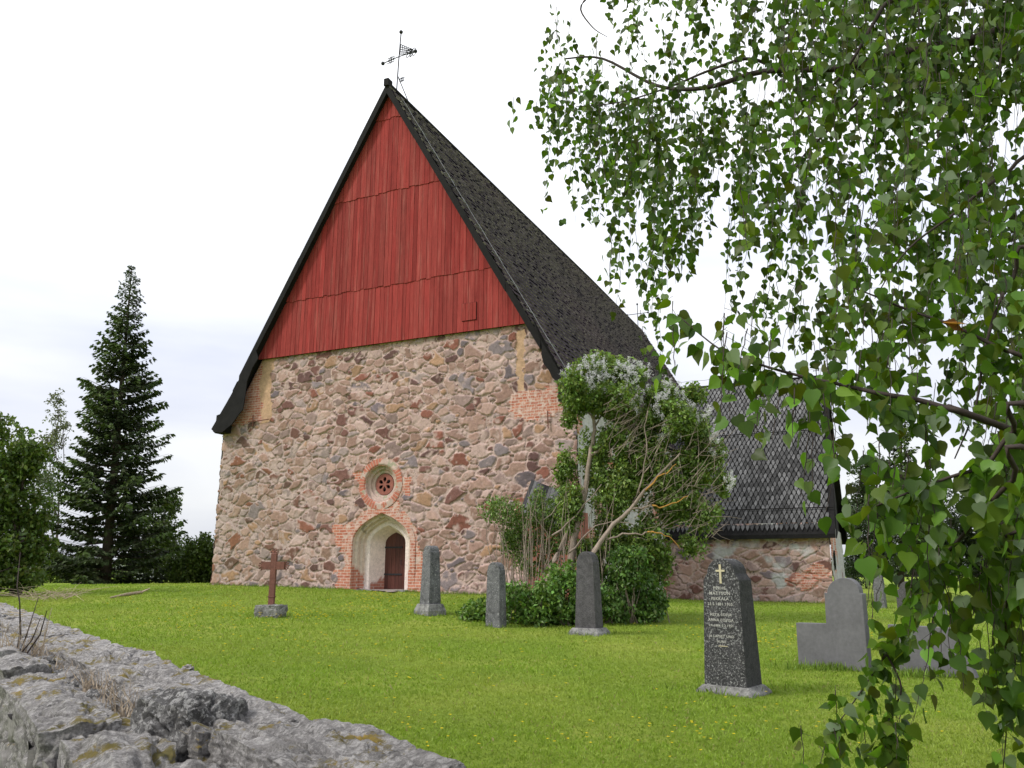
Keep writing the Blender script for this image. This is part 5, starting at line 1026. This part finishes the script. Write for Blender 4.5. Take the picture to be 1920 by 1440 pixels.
def hang(G, total, dfun, step, off, seed, lsz, reach):
    r = np.random.default_rng(seed); W = []; rows = len(G); sd0 = seed * 3.7
    rx_, ry_ = np.meshgrid(np.arange(960, 2420, 6), np.arange(-500, 1460, 30), indexing='ij'); RT = vn(np.c_[rx_.ravel() / 34., ry_.ravel() / 420., np.full(rx_.size, sd0)], 7).reshape(rx_.shape)
    rope = lambda x, y: RT[min(int((x - 960) / 6), RT.shape[0] - 1), min(int((y + 500) / 30), RT.shape[1] - 1)]
    for j in range(rows):
        for i in range(NC): W.append(-math.log(1 - min(.93, int(G[j][i]) / 10)))
    W = np.array(W); Wv = W.reshape(rows, NC)[UPR:, :16].sum(); W /= Wv; total = int(total * W.sum()); P = []; D = []; S = []; tw = MB(); cnt = 0; cell = np.zeros(len(W)); want = W * (total / W.sum()); guard = 0
    deficit = want.copy(); s_ = deficit.sum()
    while cnt < total and guard < 150000:
        guard += 1
        if guard % 12 == 1: deficit = np.clip(want - cell, 0, None); s_ = deficit.sum()
        if s_ < max(1, .015 * total): break
        if guard % 12 == 1: cdf = np.cumsum(deficit); cdf /= cdf[-1] + 1e-9
        c = min(int(np.searchsorted(cdf, r.random() * cdf[-1])), len(W) - 1); j, i = divmod(c, NC); x = 960 + (i + r.random()) * 60; y = (j - UPR + r.random()) * 60
        if y > 200 and rope(x, y) < r.uniform(-.55, .55) and r.random() < .92: continue
        d = dfun(x, y, r); L_ = r.uniform(*reach); sl = r.normal(-.03, .10); pts = []; yy = y; xx = x
        while yy < y + L_ and dens(G, xx, yy) > .04:
            pts.append((xx, yy, d)); yy += step * r.uniform(.7, 1.3); xx += sl * step + r.normal(0, step * .13)
        if not pts: continue
        n0 = cnt
        for q in pts:
            ii = int(np.clip((q[0] - 960) // 60, 0, NC - 1)); jj = int(np.clip(q[1] // 60 + UPR, 0, rows - 1)); k_ = jj * NC + ii
            if cell[k_] > want[k_] * 1.25 + 1: continue
            p = at(q[0] + r.normal(0, off), q[1] + r.normal(0, off * .5), d * (1 + r.normal(0, .012))) - BT; P.append(p)
            if d < 3.6: tw.tube([at(q[0], q[1] - step * .5, d) - BT, p], [.0009, .0006], 3, cap=False)
            cell[k_] += 1; cnt += 1
            D.append((r.normal(0, .55), r.normal(0, .5), -1 + r.normal(0, .4))); S.append(lsz * r.uniform(.72, 1.22))
        if len(pts) > 1 and cnt - n0 > .3 * len(pts): tw.tube([at(*q) - BT for q in pts], np.linspace(.0022 if d > 3.5 else .0019, .0009, len(pts)), 4, cap=False)
    return np.array(P), np.array(D), np.array(S), tw
def dfar(x, y, r): return float(np.clip(5.9 - (x - 1000) / 520, 3.6, 6) + r.normal(0, .45))
def dnear(x, y, r): return float(np.interp(y, [0, 300, 700, 1050, 1180, 1440], [2.85, 2.75, 2.4, 2.4, 3.0, 3.15]) + r.normal(0, .16))
for nm, G, tot, df, stp, off, sd, ls, reach in (('foliage', FAR, 9000, dfar, 9, 8, 5, .057, (70, 240)), ('foliage', NEAR, 1650, dnear, 19, 14, 6, .050, (60, 230))):
    P, D, S, tw = hang(G, tot, df, stp, off, sd, ls, reach); n_ = len(P); r = np.random.default_rng(sd); N = r.normal(0, 1, (n_, 3)); N[:, 1] -= .7 * np.sign(r.random(n_) - .25) ; N[:, 2] += .35
    c = gcol(n_, (.060, .128, .014) if sd == 6 else (.047, .098, .013), .38, .5, sd); pale = r.random(n_) < .10; c[pale] = np.array([.17, .23, .13]) * r.uniform(.8, 1.2, (pale.sum(), 1))
    leaves(nm, P, S, c, M['birchleaf'], birch, D=D, N=N, shape='birch'); tag(tw.build('twigs', M['twig'], birch), kind='stuff')
    mb = MB(); 
    for k_ in range(60 if nm == 'foliage' and tot > 2000 else 34):
        p = P[r.integers(n_)]; L_ = r.uniform(.022, .036); mb.tube([p, p + [.001, 0, -L_ * .5], p + [.003, .002, -L_]], [.0025, .0042, .002], 6)
    mb.build('catkins', M['catkin'] if 'catkin' in M else M.setdefault('catkin', simple('catkin', (.22, .26, .06), .8, .2, 100)), birch)['kind'] = 'stuff'
bl_P = []; bl_D = []; r = np.random.default_rng(55)
for S, n_, sc_ in BRL:
    for _ in range(n_):
        i = int(r.uniform(.25, 1) * (len(S) - 1)); i = min(i, len(S) - 2); q = r.random(); p = S[i] * (1 - q) + S[i + 1] * q
        bl_P.append(p + r.normal(0, 1, 3) * [.03, .03, .022] - [0, 0, .018]); bl_D.append((r.normal(0, .7), r.normal(0, .4), -1 + r.normal(0, .45)))
n_ = len(bl_P); N = r.normal(0, 1, (n_, 3)); N[:, 1] -= .8; N[:, 2] += .5
c = gcol(n_, (.064, .132, .016), .36, .5, 9); pale = r.random(n_) < .15; c[pale] = np.array([.17, .23, .13])
leaves('foliage', np.array(bl_P), .052 * r.uniform(.7, 1.25, n_), c, M['birchleaf'], birch, D=np.array(bl_D), N=N, shape='birch')
p = at(1790, 605, 2.5) - BT
dl_ = np.array([[.55, .05, .0], [.5, .1, -.15]]); leaves('dead_leaf', np.array([p + [-.04, 0, 0], p + [-.035, .004, .006]]), .085, np.array([[.42, .20, .05], [.22, .10, .04]]), M['birchleaf'], birch, D=dl_, N=np.array([[0, -.6, 1.], [0, -1, .3]]))
